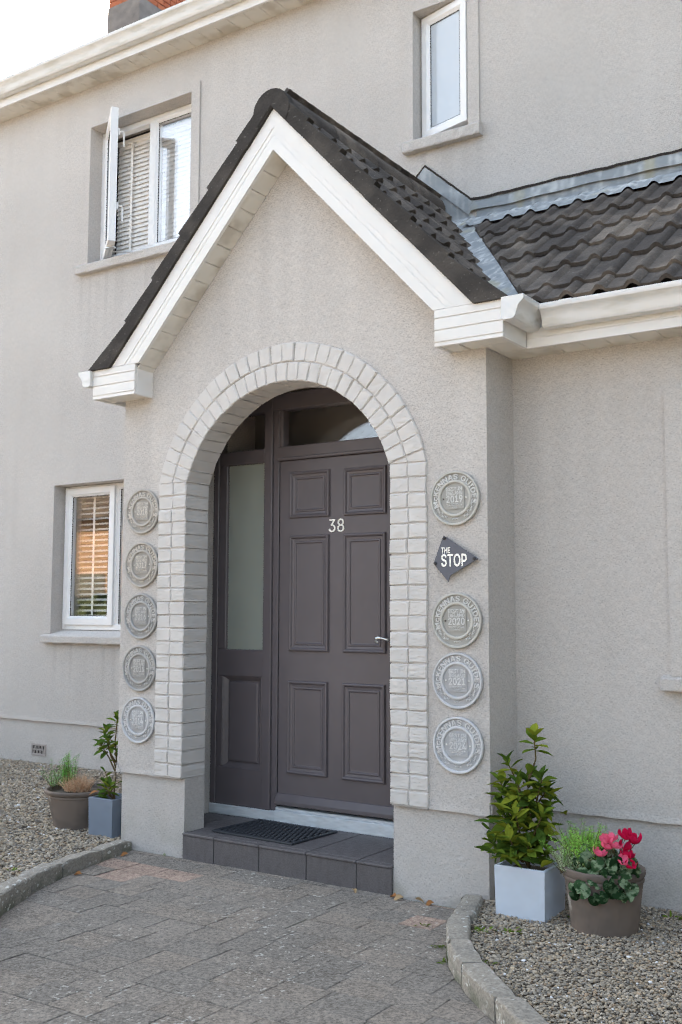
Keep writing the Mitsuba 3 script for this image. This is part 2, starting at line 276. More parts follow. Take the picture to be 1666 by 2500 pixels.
# paving: coursed concrete blocks of mixed lengths
pv = empty('paving'); tag(pv, 'coursed grey concrete block paving in front of the porch step', kind='structure')
pavezone = Polygon(list(map(tuple, KL)) + [(0.12, -3.2), (2.6, -3.2)] + list(map(tuple, KR[::-1]))).buffer(0.0).union(sbox(-0.70, -0.4, 0.70, 0.016).buffer(0))
bz = pavezone.buffer(0.012)
m = trimesh.creation.extrude_polygon(bz, 0.030, engine='earcut'); m.apply_translation([0, 0, -0.0335])
add('bedding', m, 'bedding', parent=pv)
edges = [-0.035]
while edges[-1] > -3.1: edges.append(edges[-1] - 0.166)
edges = [0.016] + edges
far = MB(); npv = 0
for ci in range(len(edges) - 1):
    y1, y0 = edges[ci], edges[ci + 1]; x = -1.6 + 0.2 * rng.random()
    while x < 2.8:
        w = rng.choice([0.165, 0.165, 0.205, 0.212, 0.24]); j = 0.0011
        g = sbox(x + j, y0 + j, x + w - j, y1 - j); c = g.intersection(pavezone.buffer(-0.004)); xm, ym = x + w / 2, (y0 + y1) / 2
        x += w
        if c.is_empty or c.area < 0.0015: continue
        pink = (xm < -0.42 and -0.58 < ym < -0.18 and w > .18) or (xm > 0.72 and ym > -0.42 and rng.random() < 0.6)
        top = rng.normal(0, 0.0008)
        for cc in getattr(c, 'geoms', [c]):
            if cc.area < 0.0015: continue
            if abs(cc.area - g.area) < 1e-6:
                v, f = cbox(x - w + j, x - j, y0 + j, y1 - j, -0.05, top, 0.0020, 0.0005)
                v[:, 2] += (v[:, 0] - xm) * rng.normal(0, 0.003) + (v[:, 1] - ym) * rng.normal(0, 0.003); mm = (v, f)
            else:
                mt = trimesh.creation.extrude_polygon(cc, 0.05 + top, engine='earcut'); mt.apply_translation([0, 0, -0.05]); mm = (np.array(mt.vertices), np.array(mt.faces))
            vis = ym > -2.25
            if vis and npv < 296:
                add('paver', mm, 'paver_3' if pink else 'paver_%d' % rng.integers(0, 3), parent=pv); npv += 1
            else: far.add(*mm)
kf = add('far_pavers', far, 'paver_0', parent=pv); labels[kf] = {'kind': 'stuff'}

# gravel beds: soil sheet and pebbles
def gz(x, y, left): return (0.030 + 0.028 * np.clip(y, -1, 2)) + (0.03 * np.clip(-y - 0.3, 0, 2) if left else 0.012) if left else 0.048 - 0.0 * y
leftzone = Polygon(list(map(tuple, offset(KL, -0.097))) + [(-1.2, -3.0), (-6.5, -3.0), (-6.5, 1.62), (-1.19, 1.62), (-1.17, 0.02)]).buffer(0)
rightzone = Polygon(list(map(tuple, offset(KR, 0.097))) + [(3.8, -2.0), (3.8, 0.318), (1.17, 0.318), (1.17, 0.0)]).buffer(0)
ico = trimesh.creation.icosahedron(); IV, IF = np.array(ico.vertices), np.array(ico.faces)
def bed(zone, left, spacing, key, lab, lim):
    soil = trimesh.creation.extrude_polygon(zone, 0.01, engine='earcut')
    soil = soil.subdivide_to_size(0.4); v = np.array(soil.vertices); v[:, 2] += np.array([gz(a, b, left) for a, b in v[:, :2]]) - 0.016
    sb = add('soil_bed', (v, np.array(soil.faces)), 'soil'); tag(sb, 'dark soil under the %s gravel' % ('left' if left else 'right'), kind='structure')
    x0, y0, x1, y1 = lim
    n = int((x1 - x0) * (y1 - y0) / spacing ** 2)
    import shapely
    pts = rng.random((n, 2)) * [x1 - x0, y1 - y0] + [x0, y0]
    pts = pts[shapely.contains_xy(zone, pts[:, 0], pts[:, 1])]
    d = np.hypot(pts[:, 0] - CAM[0], pts[:, 1] - CAM[1])
    n = len(pts); size = rng.uniform(0.0050, 0.0108, n) * (spacing / 0.0135) ** 0.7
    J = 1 + rng.normal(0, 0.17, (n, 12, 1)); V = IV[None] * J * (size[:, None, None] * np.stack([rng.uniform(0.85, 1.5, n), rng.uniform(0.7, 1.1, n), rng.uniform(0.4, 0.75, n)], 1)[:, None, :])
    a, b = rng.uniform(0, 6.28, n), rng.normal(0, 0.35, n)
    ca, sa, cb, sb = np.cos(a), np.sin(a), np.cos(b), np.sin(b)
    Vy = V[..., 1] * cb[:, None] - V[..., 2] * sb[:, None]; Vz = V[..., 1] * sb[:, None] + V[..., 2] * cb[:, None]
    X = V[..., 0] * ca[:, None] - Vy * sa[:, None]; Y = V[..., 0] * sa[:, None] + Vy * ca[:, None]
    zz = np.array([gz(p, q, left) for p, q in pts]) + rng.uniform(-0.004, 0.009, n)
    W = np.stack([X + pts[:, 0, None], Y + pts[:, 1, None], Vz + zz[:, None]], -1)
    F = IF[None] + 12 * np.arange(n)[:, None, None]
    base = np.array([(0.33, 0.285, 0.225), (0.24, 0.21, 0.172), (0.365, 0.295, 0.21), (0.43, 0.37, 0.30), (0.285, 0.21, 0.145), (0.19, 0.173, 0.153)])
    col = base[rng.choice(6, n, p=[.3, .24, .18, .1, .1, .08])] * rng.uniform(0.75, 1.2, (n, 1)); col[rng.random(n) < 0.012] = 0.62
    gk_ = add(key, (W.reshape(-1, 3), F.reshape(-1, 3)), 'vcol', color=np.repeat(col, 12, 0)); tag(gk_, lab, 'gravel', kind='stuff')
bed(rightzone, False, 0.0084, 'gravel', 'loose grey and tan gravel bed around the two right hand pots', (1.1, -1.9, 3.4, 0.32))
bed(leftzone, True, 0.0132, 'gravel', 'grey gravel bed along the house wall left of the porch', (-5.0, -1.6, -0.5, 1.62))

# ---------------------------------------------------------------- house walls
def roofunder(x): return ZAP - 0.06 - SL * abs(x - XA)
def arcpts(r, n=48, z=AZ, a0=None):
    a0 = math.asin((ZS - AZ) / AR0) if a0 is None else a0
    return [(XC + r * math.cos(a), z + r * math.sin(a)) for a in np.linspace(a0, math.pi - a0, n)]
HOLE = RI + 0.012
opening = Polygon([(XC + HOLE, 0.3)] + [(XC + HOLE, ZS - 0.05)] + arcpts(AR0 + 0.012) + [(XC - HOLE, ZS - 0.05), (XC - HOLE, 0.3)]).buffer(0)
gable = Polygon([(XL, ZP), (XR, ZP), (XR, roofunder(XR)), (XA, roofunder(XA)), (XL, roofunder(XL))]).difference(opening)
add('porch_wall', wallpoly(gable, 0, 0.19), 'render', parent=H)
# porch side walls, recess lining and ceiling
for b in ((XL, -0.95, 0.19, YM + 0.03, ZP, 2.74), (0.93, XR, 0.19, YM + 0.03, ZP, 2.74)): add('porch_side_wall', MB().box(*b), 'render', parent=H)
add('porch_ceiling', MB().box(-0.95, 0.93, 0.19, YM, 2.68, 2.74), 'render_smooth', parent=H)
# plinths set back under the render drip
for q in ([(XL + PR, PR), (XC - RI, PR), (XC - RI, .185), (-.95, .185), (-.95, YM + .03), (XL + PR, YM + .03)], [(XC + RI, PR), (XR - PR, PR), (XR - PR, YM + .03), (.93, YM + .03), (.93, .185), (XC + RI, .185)]):
    m = trimesh.creation.extrude_polygon(Polygon(q), ZP + .06, engine='earcut'); m.apply_translation([0, 0, -.06]); add('porch_plinth', m, 'render', parent=H)
def bead(pts_lr, z, d=0.0035, h=0.05):
    """small flared drip at the bottom of the render; list of (x0,y0,x1,y1,nx,ny)"""
    out = MB()
    for (x0, y0, x1, y1, nx, ny) in pts_lr:
        n = max(2, int(math.hypot(x1 - x0, y1 - y0) / 0.05)); t = np.linspace(0, 1, n)
        X, Y = x0 + (x1 - x0) * t, y0 + (y1 - y0) * t
        dd = d + rng.normal(0, 0.0012, n); zz = z + rng.normal(0, 0.0016, n)
        loops = [[[X[i] - nx * .002, Y[i] - ny * .002, z + h], [X[i] + nx * dd[i], Y[i] + ny * dd[i], zz[i]], [X[i] - nx * .03, Y[i] - ny * .03, zz[i] + .001]] for i in range(n)]
        out.add(*loft(loops))
    return out
for sg_ in ((XL - .009, 0, XC - RO, 0, 0, -1), (XC + RO, 0, XR + .009, 0, 0, -1), (XR, -.009, XR, YR, 1, 0), (XL, -.009, XL, YM, -1, 0)): add('render_drip', bead([sg_], ZP), 'render_smooth', parent=H)

def winhole(x0, x1, z0, z1): return sbox(x0, z0, x1, z1)
LLW = (-3.625, -2.40, 1.157, 2.408); ULW = (-3.293, -2.144, 4.276, 5.487); URW = (-0.113, 0.306, 4.56, 5.487); RW = (2.035, 3.10, 1.07, 2.29)
mainp = sbox(-16.0, ZP, 6.0, 6.0)  # unseen left length stretched so the house shades the front ground
for w in (LLW, ULW, URW): mainp = mainp.difference(winhole(*w))
mainp = mainp.difference(sbox(-0.95, 0, 0.93, 2.68))
add('main_wall', wallpoly(mainp, YM, YM + 0.30), 'render', parent=H)
add('main_plinth', MB().box(-16.0, XL + PR, YM + PR, YM + 0.30, -0.06, ZP), 'render', parent=H)
add('render_drip', bead([(-6.0, YM, XL, YM, 0, -1)], ZP), 'render_smooth', parent=H)
sidep = sbox(XR, ZP, 6.0, 2.80).difference(winhole(*RW))
add('side_wall', wallpoly(sidep, YR, YR + 0.28), 'render', parent=H)
add('side_plinth', MB().box(XR - .05, 6.0, YR + PR, YR + 0.28, -0.06, ZP), 'render', parent=H)
add('render_drip', bead([(XR, YR, 6.0, YR, 0, -1)], ZP), 'render_smooth', parent=H)
# far walls that close the house so that rooms stay dark
for b in ((-16.0, 6.0, 9.0, 9.2, 0, 6), (-16.2, -16.0, YM, 9.2, 0, 6), (6.0, 6.2, YR, 9.2, 0, 6)): add('outer_wall', MB().box(*b), 'render_smooth', parent=H)
for b in ((-16.0, 6.0, YM + 1.6, YM + 1.7, 0, 6), (-16.0, 6.0, YM + .3, YM + 1.6, 2.85, 3.05), (-16.0, 6.0, YM + .3, YM + 1.6, 5.7, 5.8),
          (-1.9, -1.8, YM + .3, YM + 1.6, 0, 2.85), (-1.9, -1.8, YM + .3, YM + 1.6, 3.05, 5.7), (-1.0, -0.9, YM + .3, YM + 1.6, 3.05, 5.7)): add('inner_wall', MB().box(*b), 'room', parent=H)
# main roof
e0, e1 = (YM - 0.23, 6.005), (5.4, 8.80)
roof = np.array([[-16.3, e0[0], e0[1]], [6.4, e0[0], e0[1]], [6.4, e1[0], e1[1]], [-16.3, e1[0], e1[1]], [6.4, 9.5, 6.03], [-16.3, 9.5, 6.03]])
th = np.array([0, 0.05, -0.08])
v = np.vstack([roof, roof + th]); f = [[0, 1, 2], [0, 2, 3], [3, 2, 4], [3, 4, 5], [6, 8, 7], [6, 9, 8], [9, 10, 8], [9, 11, 10], [0, 6, 7], [0, 7, 1], [0, 3, 9], [0, 9, 6], [1, 8, 2], [1, 7, 8], [3, 5, 11], [3, 11, 9], [2, 8, 10], [2, 10, 4]]
add('main_roof', (v, np.array(f)), 'roof_tile', parent=H)

# ---------------------------------------------------------------- brick arch
ARCH = H + '__arch'
ring = Polygon([(XC + RO - .004, ZP)] + [(XC + RO - .004, ZS - .02)] + arcpts(AR1 - .004) + [(XC - RO + .004, ZS - .02), (XC - RO + .004, ZP)]).difference(
    Polygon([(XC + RI + .006, ZP - 1), (XC + RI + .006, ZS - .02)] + arcpts(AR0 + .006) + [(XC - RI - .006, ZS - .02), (XC - RI - .006, ZP - 1)]))
add('arch', wallpoly(ring, -0.0070, 0.184), 'mortar', parent=H)
def rbrick(w, h, d, n=4, m=4, amp=0.0028):
    """rock faced brick: u across w, v up h, depth into +y; front centred on y=0, a little uneven"""
    b = 0.0045; n = m = 5
    u = np.array([-w / 2, -w / 2 + b, 0, w / 2 - b, w / 2]); vv = np.array([-h / 2, -h / 2 + b, 0, h / 2 - b, h / 2]); c = 0.0035; V = []
    for j in range(m):
        for i in range(n):
            edge = (i in (0, n - 1)) or (j in (0, m - 1))
            y = (c + rng.uniform(0, .002)) if edge else -rng.uniform(0, amp * .8)
            V.append([u[i] + rng.normal(0, .0009), y, vv[j] + rng.normal(0, .0009)])
    F = []
    for j in range(m - 1):
        for i in range(n - 1):
            a = j * n + i; F += [[a, a + 1, a + n + 1], [a, a + n + 1, a + n]]
    bd = [i for i in range(n)] + [j * n + n - 1 for j in range(1, m)] + [(m - 1) * n + i for i in range(n - 2, -1, -1)] + [j * n for j in range(m - 2, 0, -1)]
    k = len(V); e = rng.normal(0, .0012, 2)
    for b in bd: V.append([V[b][0], d, V[b][2]])
    L = len(bd)
    for q in range(L):
        a, b = bd[q], bd[(q + 1) % L]; F += [[a, k + (q + 1) % L, b], [a, k + q, k + (q + 1) % L]]
    F += [[k, k + q + 1, k + q] for q in range(1, L - 1)]
    return np.array(V), np.array(F)
NC = 22; zb0 = ZS - 1.65; pitch = 1.65 / NC
for side in (-1, 1):
    for r in range(NC):
        zc = zb0 + (r + .5) * pitch; jw = rng.normal(0, .0035)
        for col in (0, 1):
            w = 0.0975; xc = XC + side * (RI + 0.05 + col * 0.1035 + (-.0005 if col == 0 else .001))
            d = 0.196 if col == 0 else 0.06
            e_ = .0026; w = w + (jw if col == 0 else -jw) + .0035; xc = xc + side * jw / 2
            v, f = rbrick(w, 0.0692 + rng.normal(0, .0012), d); v = v + [xc + rng.normal(0, .0010), -0.0138 + rng.normal(0, .0015), zc + rng.normal(0, .001)]
            add('brick', (v, f), 'painted_brick', parent=ARCH)
for side in (-1, 1):     # springers: wedges between the level top of the jamb and the first arch bricks
    ca, sa = math.cos(math.asin((ZS - AZ) / AR0)), (ZS - AZ) / AR0
    for x0_, x1_, r0_, r1_ in ((RI + .004, .7715, AR0 + .003, AR0 + .0965), (.7775, RO - .003, AR0 + .1065, AR1 - .003)):
        q = [(XC + side * x, z) for x, z in ((x0_, ZS + .002), (x1_, ZS + .002), (r1_ * ca + .001, AZ + r1_ * sa - .004), (r0_ * ca + .001, AZ + r0_ * sa - .004))]
        add('brick', wallpoly(Polygon(q).buffer(0), -.0140, .15), 'painted_brick', parent=ARCH)
a0 = math.asin((ZS - AZ) / AR0)
for (r0, r1, N, d) in ((AR0, AR0 + 0.0985, 27, 0.196), (AR0 + 0.1055, AR1, 28, 0.06)):
    rm = (r0 + r1) / 2; st = (math.pi - 2 * a0) / N
    for k in range(N):
        th_ = a0 + (k + .5) * st + rng.normal(0, .0015)
        v, f = rbrick(st * r0 - 0.0040, r1 - r0 + .002, d)
        uu = v[:, 0] / (st * r0) * st; rr = rm + v[:, 2]
        ang = th_ - uu * (1 + .0 * rr)
        vv = np.stack([XC + rr * np.cos(ang), v[:, 1] - 0.0138 + rng.normal(0, .0015), AZ + rr * np.sin(ang)], 1)
        add('brick', (vv, f), 'painted_brick', parent=ARCH)

# ---------------------------------------------------------------- step
ST = H + '__step'
add('step', MB().box(XC - RI + .001, XC + RI - .001, 0.020, 0.19, -0.05, 0.125).box(-0.95, 0.93, 0.19, 0.62, -0.05, 0.125), 'grout', parent=H)
js = [XC - RI + .002, -0.456, -0.150, 0.153, 0.456, XC + RI - .002]
for a, b in zip(js[:-1], js[1:]):
    add('riser_tile', cbox(a + .002, b - .002, 0.006 + rng.normal(0, .001), 0.020, -0.03, 0.1235, .002), 'step_tile', parent=ST)
    add('tread_tile', cbox(a + .002, b - .002, 0.000 + rng.normal(0, .001), 0.04, 0.1245, 0.1370 + rng.normal(0, .0006), .004), 'step_tile', parent=ST)
    add('tread_tile', cbox(a + .002, b - .002, 0.0425, 0.195 if a < -.5 or b > .5 else 0.535, 0.1245, 0.1375 + rng.normal(0, .0006), .0015), 'step_tile', parent=ST)
for a, b in ((-0.95, -0.756), (-0.754, -0.456), (0.456, 0.754), (0.756, 0.93)):
    add('tread_tile', cbox(a + .002, b - .002, 0.198, 0.535, 0.1245, 0.1375, .0015), 'step_tile', parent=ST)

# ---------------------------------------------------------------- door, frame, sidelights
DF = H + '__door_frame'
mb = MB()
FY = YD - 0.012
zt_, z0_ = 2.655, 0.197
def fb(x0, x1, z0, z1, y0=FY, y1=0.62, c=.004): mb.add(*cbox(x0, x1, y0, y1, z0, z1, c))
fb(-0.948, -0.905, z0_, zt_); fb(0.885, 0.928, z0_, zt_)
for s, (xa, xb) in (('l', (-0.905, -0.55)), ('r', (0.53, 0.885))):
    fb(xa, xb, 0.96 + .0, 1.12, FY + .004); fb(xa, xb, z0_, 0.42, FY + .004)
    st_ = 0.045 if s == 'l' else 0.0
    fb(xa, xa + 0.047, 0.42, 0.96, FY + .006); fb(xb - 0.012, xb, 0.42, 0.96, FY + .006)
    fb(xa, xa + 0.062, 1.12, 2.245, FY + .006); fb(xb - .006, xb, 1.12, 2.245, FY + .006)
fb(-0.55, -0.490, z0_, zt_, FY - .004); fb(-0.490, -0.449, z0_, zt_, FY + .012)
fb(0.46, 0.53, z0_, zt_, FY - .004); fb(0.395, 0.46, z0_, zt_, FY + .012)
fb(-0.904, -0.55, 2.245, 2.33, FY + .002); fb(-0.449, 0.395, 2.245, 2.33, FY + .002); fb(0.53, 0.884, 2.245, 2.33, FY + .002)
fb(-0.449, 0.395, 2.2445, 2.262, FY - .010, .58)
fb(-0.904, 0.884, 2.553, zt_, FY + .001)
fb(-0.449, -0.425, 2.33, 2.553, FY + .016)
add('door_frame', mb, 'door_paint', smooth=30, parent=H)
def ringprof(x0, x1, z0, z1, y, prof, bk=True):
    """mitred moulding: list of (inset, height towards the viewer)"""
    loops = [[[x0 + i, y - h, z0 + i], [x1 - i, y - h, z0 + i], [x1 - i, y - h, z1 - i], [x0 + i, y - h, z1 - i]] for i, h in prof]
    return loft(loops, False, True)
def pane(x0, x1, z0, z1, y, m, parent, name='pane', t=.006): return add(name, MB().box(x0, x1, y, y + t, z0, z1), m, parent=parent)
pane(-0.846, -0.555, 1.118, 2.247, FY + .028, 'frosted', DF, 'sidelight_pane'); pane(0.535, 0.826, 1.118, 2.247, FY + .028, 'frosted', DF, 'sidelight_pane')
for dy in (0, .016):
    for a, b, nm in ((-.90, -.553, 'top_pane'), (.535, .88, 'top_pane'), (-.43, .40, 'fanlight_pane')): add(nm, quad([[a, FY + .028 + dy, 2.328], [b, FY + .028 + dy, 2.328], [b, FY + .028 + dy, 2.556], [a, FY + .028 + dy, 2.556]]), 'glass', parent=DF)
for xa, xb in ((-0.862, -0.560), (0.540, 0.842)):
    add('lower_panel', ringprof(xa, xb, .415, .965, FY + .012, [(-.01, -.02), (0, 0.0), (.006, .003), (.014, -.004), (.03, -.02), (.036, -.022), (.04, -.012), (.05, -.009)]), 'door_paint', parent=DF)
DR = H + '__door'
mb = MB().add(*cbox(-0.440, 0.386, YD, YD + 0.045, 0.236, 2.2425, .003))
mb.add(*loft([[[x, YD + .004, .236], [x, YD - .034, .242], [x, YD - .034, .262], [x, YD - .012, .300], [x, YD + .004, .304]] for x in (-0.436, 0.382)]))
add('door', mb, 'door_paint', parent=H)
mp = [(-.001, -.004), (0, .006), (.003, .0135), (.009, .0155), (.015, .0125), (.021, .004), (.034, .0015), (.037, .006), (.043, .007), (.047, .004), (.049, -.0005), (.055, -.0015)]
for (x0, x1, z0, z1) in ((-0.361, -0.077, 1.897, 2.171), (0.021, 0.305, 1.895, 2.166), (-0.361, -0.081, 1.121, 1.794), (0.019, 0.301, 1.121, 1.791), (-0.368, -0.087, 0.419, 0.950), (0.012, 0.295, 0.417, 0.950)):
    # the flat leaf lies behind the mouldings, whose centre field is 2 mm proud of it
    add('panel', ringprof(x0, x1, z0, z1, YD - .0015, mp), 'door_paint', parent=DR)
def text3(s, h, depth, x, y, z, sx=1.0, bold=False, centre=False):
    m = meshkit.text_mesh(s, h, depth, bold); v = np.array(m.vertices)
    v[:, 0] -= v[:, 0].min()
    v[:, 0] *= sx
    if centre: v[:, 0] -= v[:, 0].max() / 2
    return np.stack([x + v[:, 0], y - v[:, 2], z + v[:, 1]], 1), np.array(m.faces)
nb = MB()
n38 = meshkit.text_mesh('38', 0.072, .004)
w38 = n38.vertices[:, 0].max() - n38.vertices[:, 0].min()
nb.add(*text3('38', 0.073, 0.005, -0.083, YD - .0005, 1.806, 0.103 / w38))
k = add('door_number', nb, 'white_letter', parent=DR); labels[k] = {'label': 'cream number 38 on the dark door'}
hb = MB().add(*tube([(0.349, YD + .002, 1.197), (0.349, YD - .05, 1.197), (0.343, YD - .062, 1.198), (0.320, YD - .064, 1.203), (0.302, YD - .064, 1.206)], [.008, .008, .008, .0065, .007], 10))
hb.add(*tube([(0.302, YD - .064, 1.208), (0.290, YD - .066, 1.209), (0.279, YD - .068, 1.203), (0.275, YD - .068, 1.192), (0.280, YD - .066, 1.183), (0.288, YD - .064, 1.186)], [.008, .011, .0125, .012, .010, .007], 10))
v, f = lathe([(0, 0), (.024, 0), (.024, .006), (.020, .010), (0, .011)], 24); hb.add(np.stack([v[:, 0] + .349, YD - v[:, 2], v[:, 1] + 1.197], 1), f)
k = add('handle', hb, 'steel', smooth=50, parent=DR)
add('threshold', MB().add(*cbox(-0.948, -0.449, 0.533, 0.62, 0.1376, 0.196, .004)).add(*cbox(-0.449, 0.928, 0.526, 0.62, 0.1376, 0.205, .004)).add(*cbox(-0.446, 0.392, 0.538, 0.62, 0.205, 0.222, .003)), 'threshold_metal', parent=H)
add('hall_wall', MB().box(-0.95, 0.93, 0.95, 1.0, 0.13, 2.68), 'room', parent=H)

# ---------------------------------------------------------------- windows
def frame_bars(x0, x1, z0, z1, y, w, d, c=.003, mull=()):
    m = MB(); m.add(*cbox(x0, x0 + w, y, y + d, z0, z1, c)).add(*cbox(x1 - w, x1, y, y + d, z0, z1, c))
    m.add(*cbox(x0 + w, x1 - w, y, y + d, z0, z0 + w, c)).add(*cbox(x0 + w, x1 - w, y, y + d, z1 - w, z1, c))
    for q in mull: m.add(*cbox(q - w / 2, q + w / 2, y, y + d, z0 + w, z1 - w, c))
    return m
def sashm(w, h, bar=.062, d=.06):
    """casement: local x 0..w, z 0..h, front y=0; bars mitred with a sloping bead"""
    pr = [(0.0, 0.0, d), (0.0, 0.0, 0.002), (.003, .003, 0.0), (bar - .022, 0, 0.0), (bar - .004, 0, .014), (bar, 0, .018), (bar, 0, d)]
    loops = [[[i, y, i], [w - i, y, i], [w - i, y, h - i], [i, y, h - i]] for i, _, y in pr]
    return loft(loops, False, False)
def surround(x0, x1, z0, z1, w, y, sill, parent=H, pr_=.014):
    g = sbox(x0 - w, z0, x1 + w, z1 + w * .78).difference(sbox(x0, z0 - .1, x1, z1))
    add('surround', wallpoly(g, y - pr_, y + .02), 'render_smooth', parent=parent)
    xa, xb, za, zb, pr = sill
    n = 24; xs = np.linspace(xa, xb, n); loops = []
    for x in xs:
        e = rng.normal(0, .0016, 4)
        loops.append([[x, y + .16, za + .004], [x, y - pr + .004, za - .0 + e[0]], [x, y - pr + e[1], za + .008], [x, y - pr + e[2], zb - .010], [x, y - pr + .012, zb + e[3] * .4], [x, y + .16, zb + .048]])
    add('sill', loft(loops), 'render_smooth', parent=parent)
surround(*LLW, 0.085, YM, (-3.70, XL - .01 - 1.0, 1.083, 1.146, 0.06))
surround(*ULW, 0.088, YM, (-3.40, -2.03, 4.195, 4.270, 0.06))
surround(*URW, 0.082, YM, (-0.175, 0.408, 4.47, 4.548, 0.06))
surround(*RW, 0.100, YR, (1.893, 3.25, 1.003, 1.066, 0.05), pr_=.028)
def window(yf, x0, x1, z0, z1, mull, lab=None):
    k = add('window', frame_bars(x0, x1, z0, z1, yf, .050, .065, mull=mull), 'upvc_clean', parent=H); return k
# lower left: casement in the left half, fixed light on the right
W1 = window(YM + .115, -3.63, -2.395, 1.190, 2.404, [-3.026])
def put_sash(W, x, y, z, w, h, ang, glass='glass', bar=.062, name='casement'):
    v, f = sashm(w, h, bar); c, s = math.cos(ang), math.sin(ang); M = np.array([[c, s, 0], [-s, c, 0], [0, 0, 1]])
    k = add(name, (xform(v, M, (x, y, z)), f), 'upvc_clean', parent=W)
    gv, gf = boxvf(bar - .006, w - bar + .006, .024, .0245, bar - .006, h - bar + .006) if False else quad([[bar - .004, .024, bar - .004], [w - bar + .004, .024, bar - .004], [w - bar + .004, .024, h - bar + .004], [bar - .004, .024, h - bar + .004]])
    add('pane', (xform(gv, M, (x, y, z)), gf), glass, parent=W)
    if 'glass' in glass: add('pane', (xform(gv + [0, .018, 0], M, (x, y, z)), gf), glass, parent=W)
    gs = MB()
    for a, b, cc, d in ((bar - .003, bar + .004, bar, h - bar), (w - bar - .004, w - bar + .003, bar, h - bar)): gs.box(a, b, .018, .023, cc, d)
    for a, b in ((bar - .003, bar + .004), (h - bar - .004, h - bar + .003)): gs.box(bar, w - bar, .018, .023, a, b)
    gv, gf = gs.get(); add('gasket', (xform(gv, M, (x, y, z)), gf), 'black_plastic', parent=W)
    return M
put_sash(W1, -3.604, YM + .093, 1.232, 0.588, 1.155, 0, bar=.074)
put_sash(W1, -3.004, YM + .117, 1.215, 0.564, 1.160, 0, bar=.022, name='fixed_light')
# upper left: casement hung on the left stands open, fixed light on the right
W2 = window(YM + .125, -3.295, -2.142, 4.320, 5.484, [-2.705])
put_sash(W2, -2.68, YM + .122, 4.345, 0.515, 1.115, 0, glass='coated_glass', bar=.042, name='fixed_light')
OPEN = math.radians(39)
M2 = put_sash(W2, -3.255, YM + .118, 4.330, 0.565, 1.125, OPEN, bar=.066)
hm = MB()
for zz in (0.30, 0.93):
    hm.add(*cbox(.530, .552, .060, .078, zz - .03, zz + .03, .003)).add(*tube([(.541, .07, zz), (.541, .105, zz + .005), (.535, .112, zz - .012), (.532, .112, zz - .12)], [.007, .007, .008, .006], 8))
v, f = hm.get(); add('handle', (xform(v, M2, (-3.255, YM + .118, 4.330)), f), 'upvc_clean', smooth=40, parent=W2)
sm = MB().add(*tube([(-3.20, YM + .115, 4.338), (-3.02, YM - .03, 4.334), (-2.93, YM - .115, 4.332)], .008, 6)).add(*tube([(-2.86, YM + .125, 4.345), (-3.02, YM - .03, 4.334)], .006, 6)).add(*cbox(-2.97, -2.88, YM - .13, YM - .08, 4.318, 4.332, .003))
add('stay', sm, 'steel', parent=W2)
# upper right: narrow casement hung on the left, slightly open
W3 = window(YM + .115, -0.115, 0.308, 4.585, 5.484, [])
put_sash(W3, -0.100, YM + .085, 4.602, 0.405, 0.878, math.radians(14), glass='sealed_pane', bar=.068)
W4 = window(YR + .11, RW[0], RW[1], RW[2] + .02, RW[3], [2.55])
put_sash(W4, RW[0] + .03, YR + .09, RW[2] + .05, 0.5, 1.14, 0, glass='glass')
put_sash(W4, 2.58, YR + .10, RW[2] + .05, 0.49, 1.14, 0, glass='glass', bar=.05, name='fixed_light')
# venetian blinds behind the glass
def blind(x0, x1, z0, z1, y, gap, tilt, depth, lab):
    k = empty('venetian_blind'); tag(k, lab, 'blind')
    add('headrail', MB().add(*cbox(x0, x1, y - .02, y + .02, z1 - .03, z1 + .01, .003)), 'blind_slat', parent=k)
    z = z1 - .05
    while z > z0:
        c, s = math.cos(tilt), math.sin(tilt); t = np.linspace(-depth / 2, depth / 2, 4)
        prof = [(y + a * c, z + a * s + .002 * (1 - (2 * a / depth) ** 2)) for a in t]
        pts = [[x, yy, zz] for x in (x0, x1) for (yy, zz) in prof] + [[x, yy, zz - .0012] for x in (x0, x1) for (yy, zz) in prof]
        F = [];
        for i in range(3): F += [[i, i + 4, i + 5], [i, i + 5, i + 1], [8 + i, 8 + i + 5, 8 + i + 4], [8 + i, 8 + i + 1, 8 + i + 5]]
        F += [[0, 8, 12], [0, 12, 4], [3, 7, 15], [3, 15, 11]]
        add('slat', (np.array(pts), np.array(F)), 'blind_slat', parent=k); z -= gap
    tp = MB()
    for fx in ((x0 + 0.18 * (x1 - x0)), (x0 + 0.86 * (x1 - x0))): tp.box(fx - .012, fx + .012, y - depth * .5 - .004, y - depth * .5 - .003, z0, z1 - .03)
    add('tape', tp, 'blind_slat', parent=k)
blind(-3.59, -2.45, 1.24, 2.37, YM + .25, .046, math.radians(24), .046, 'white venetian blind with open slats inside the lower left window')
blind(-3.24, -2.19, 4.36, 5.43, YM + .27, .0385, math.radians(70), .048, 'closed grey venetian blind inside the open upper left window')

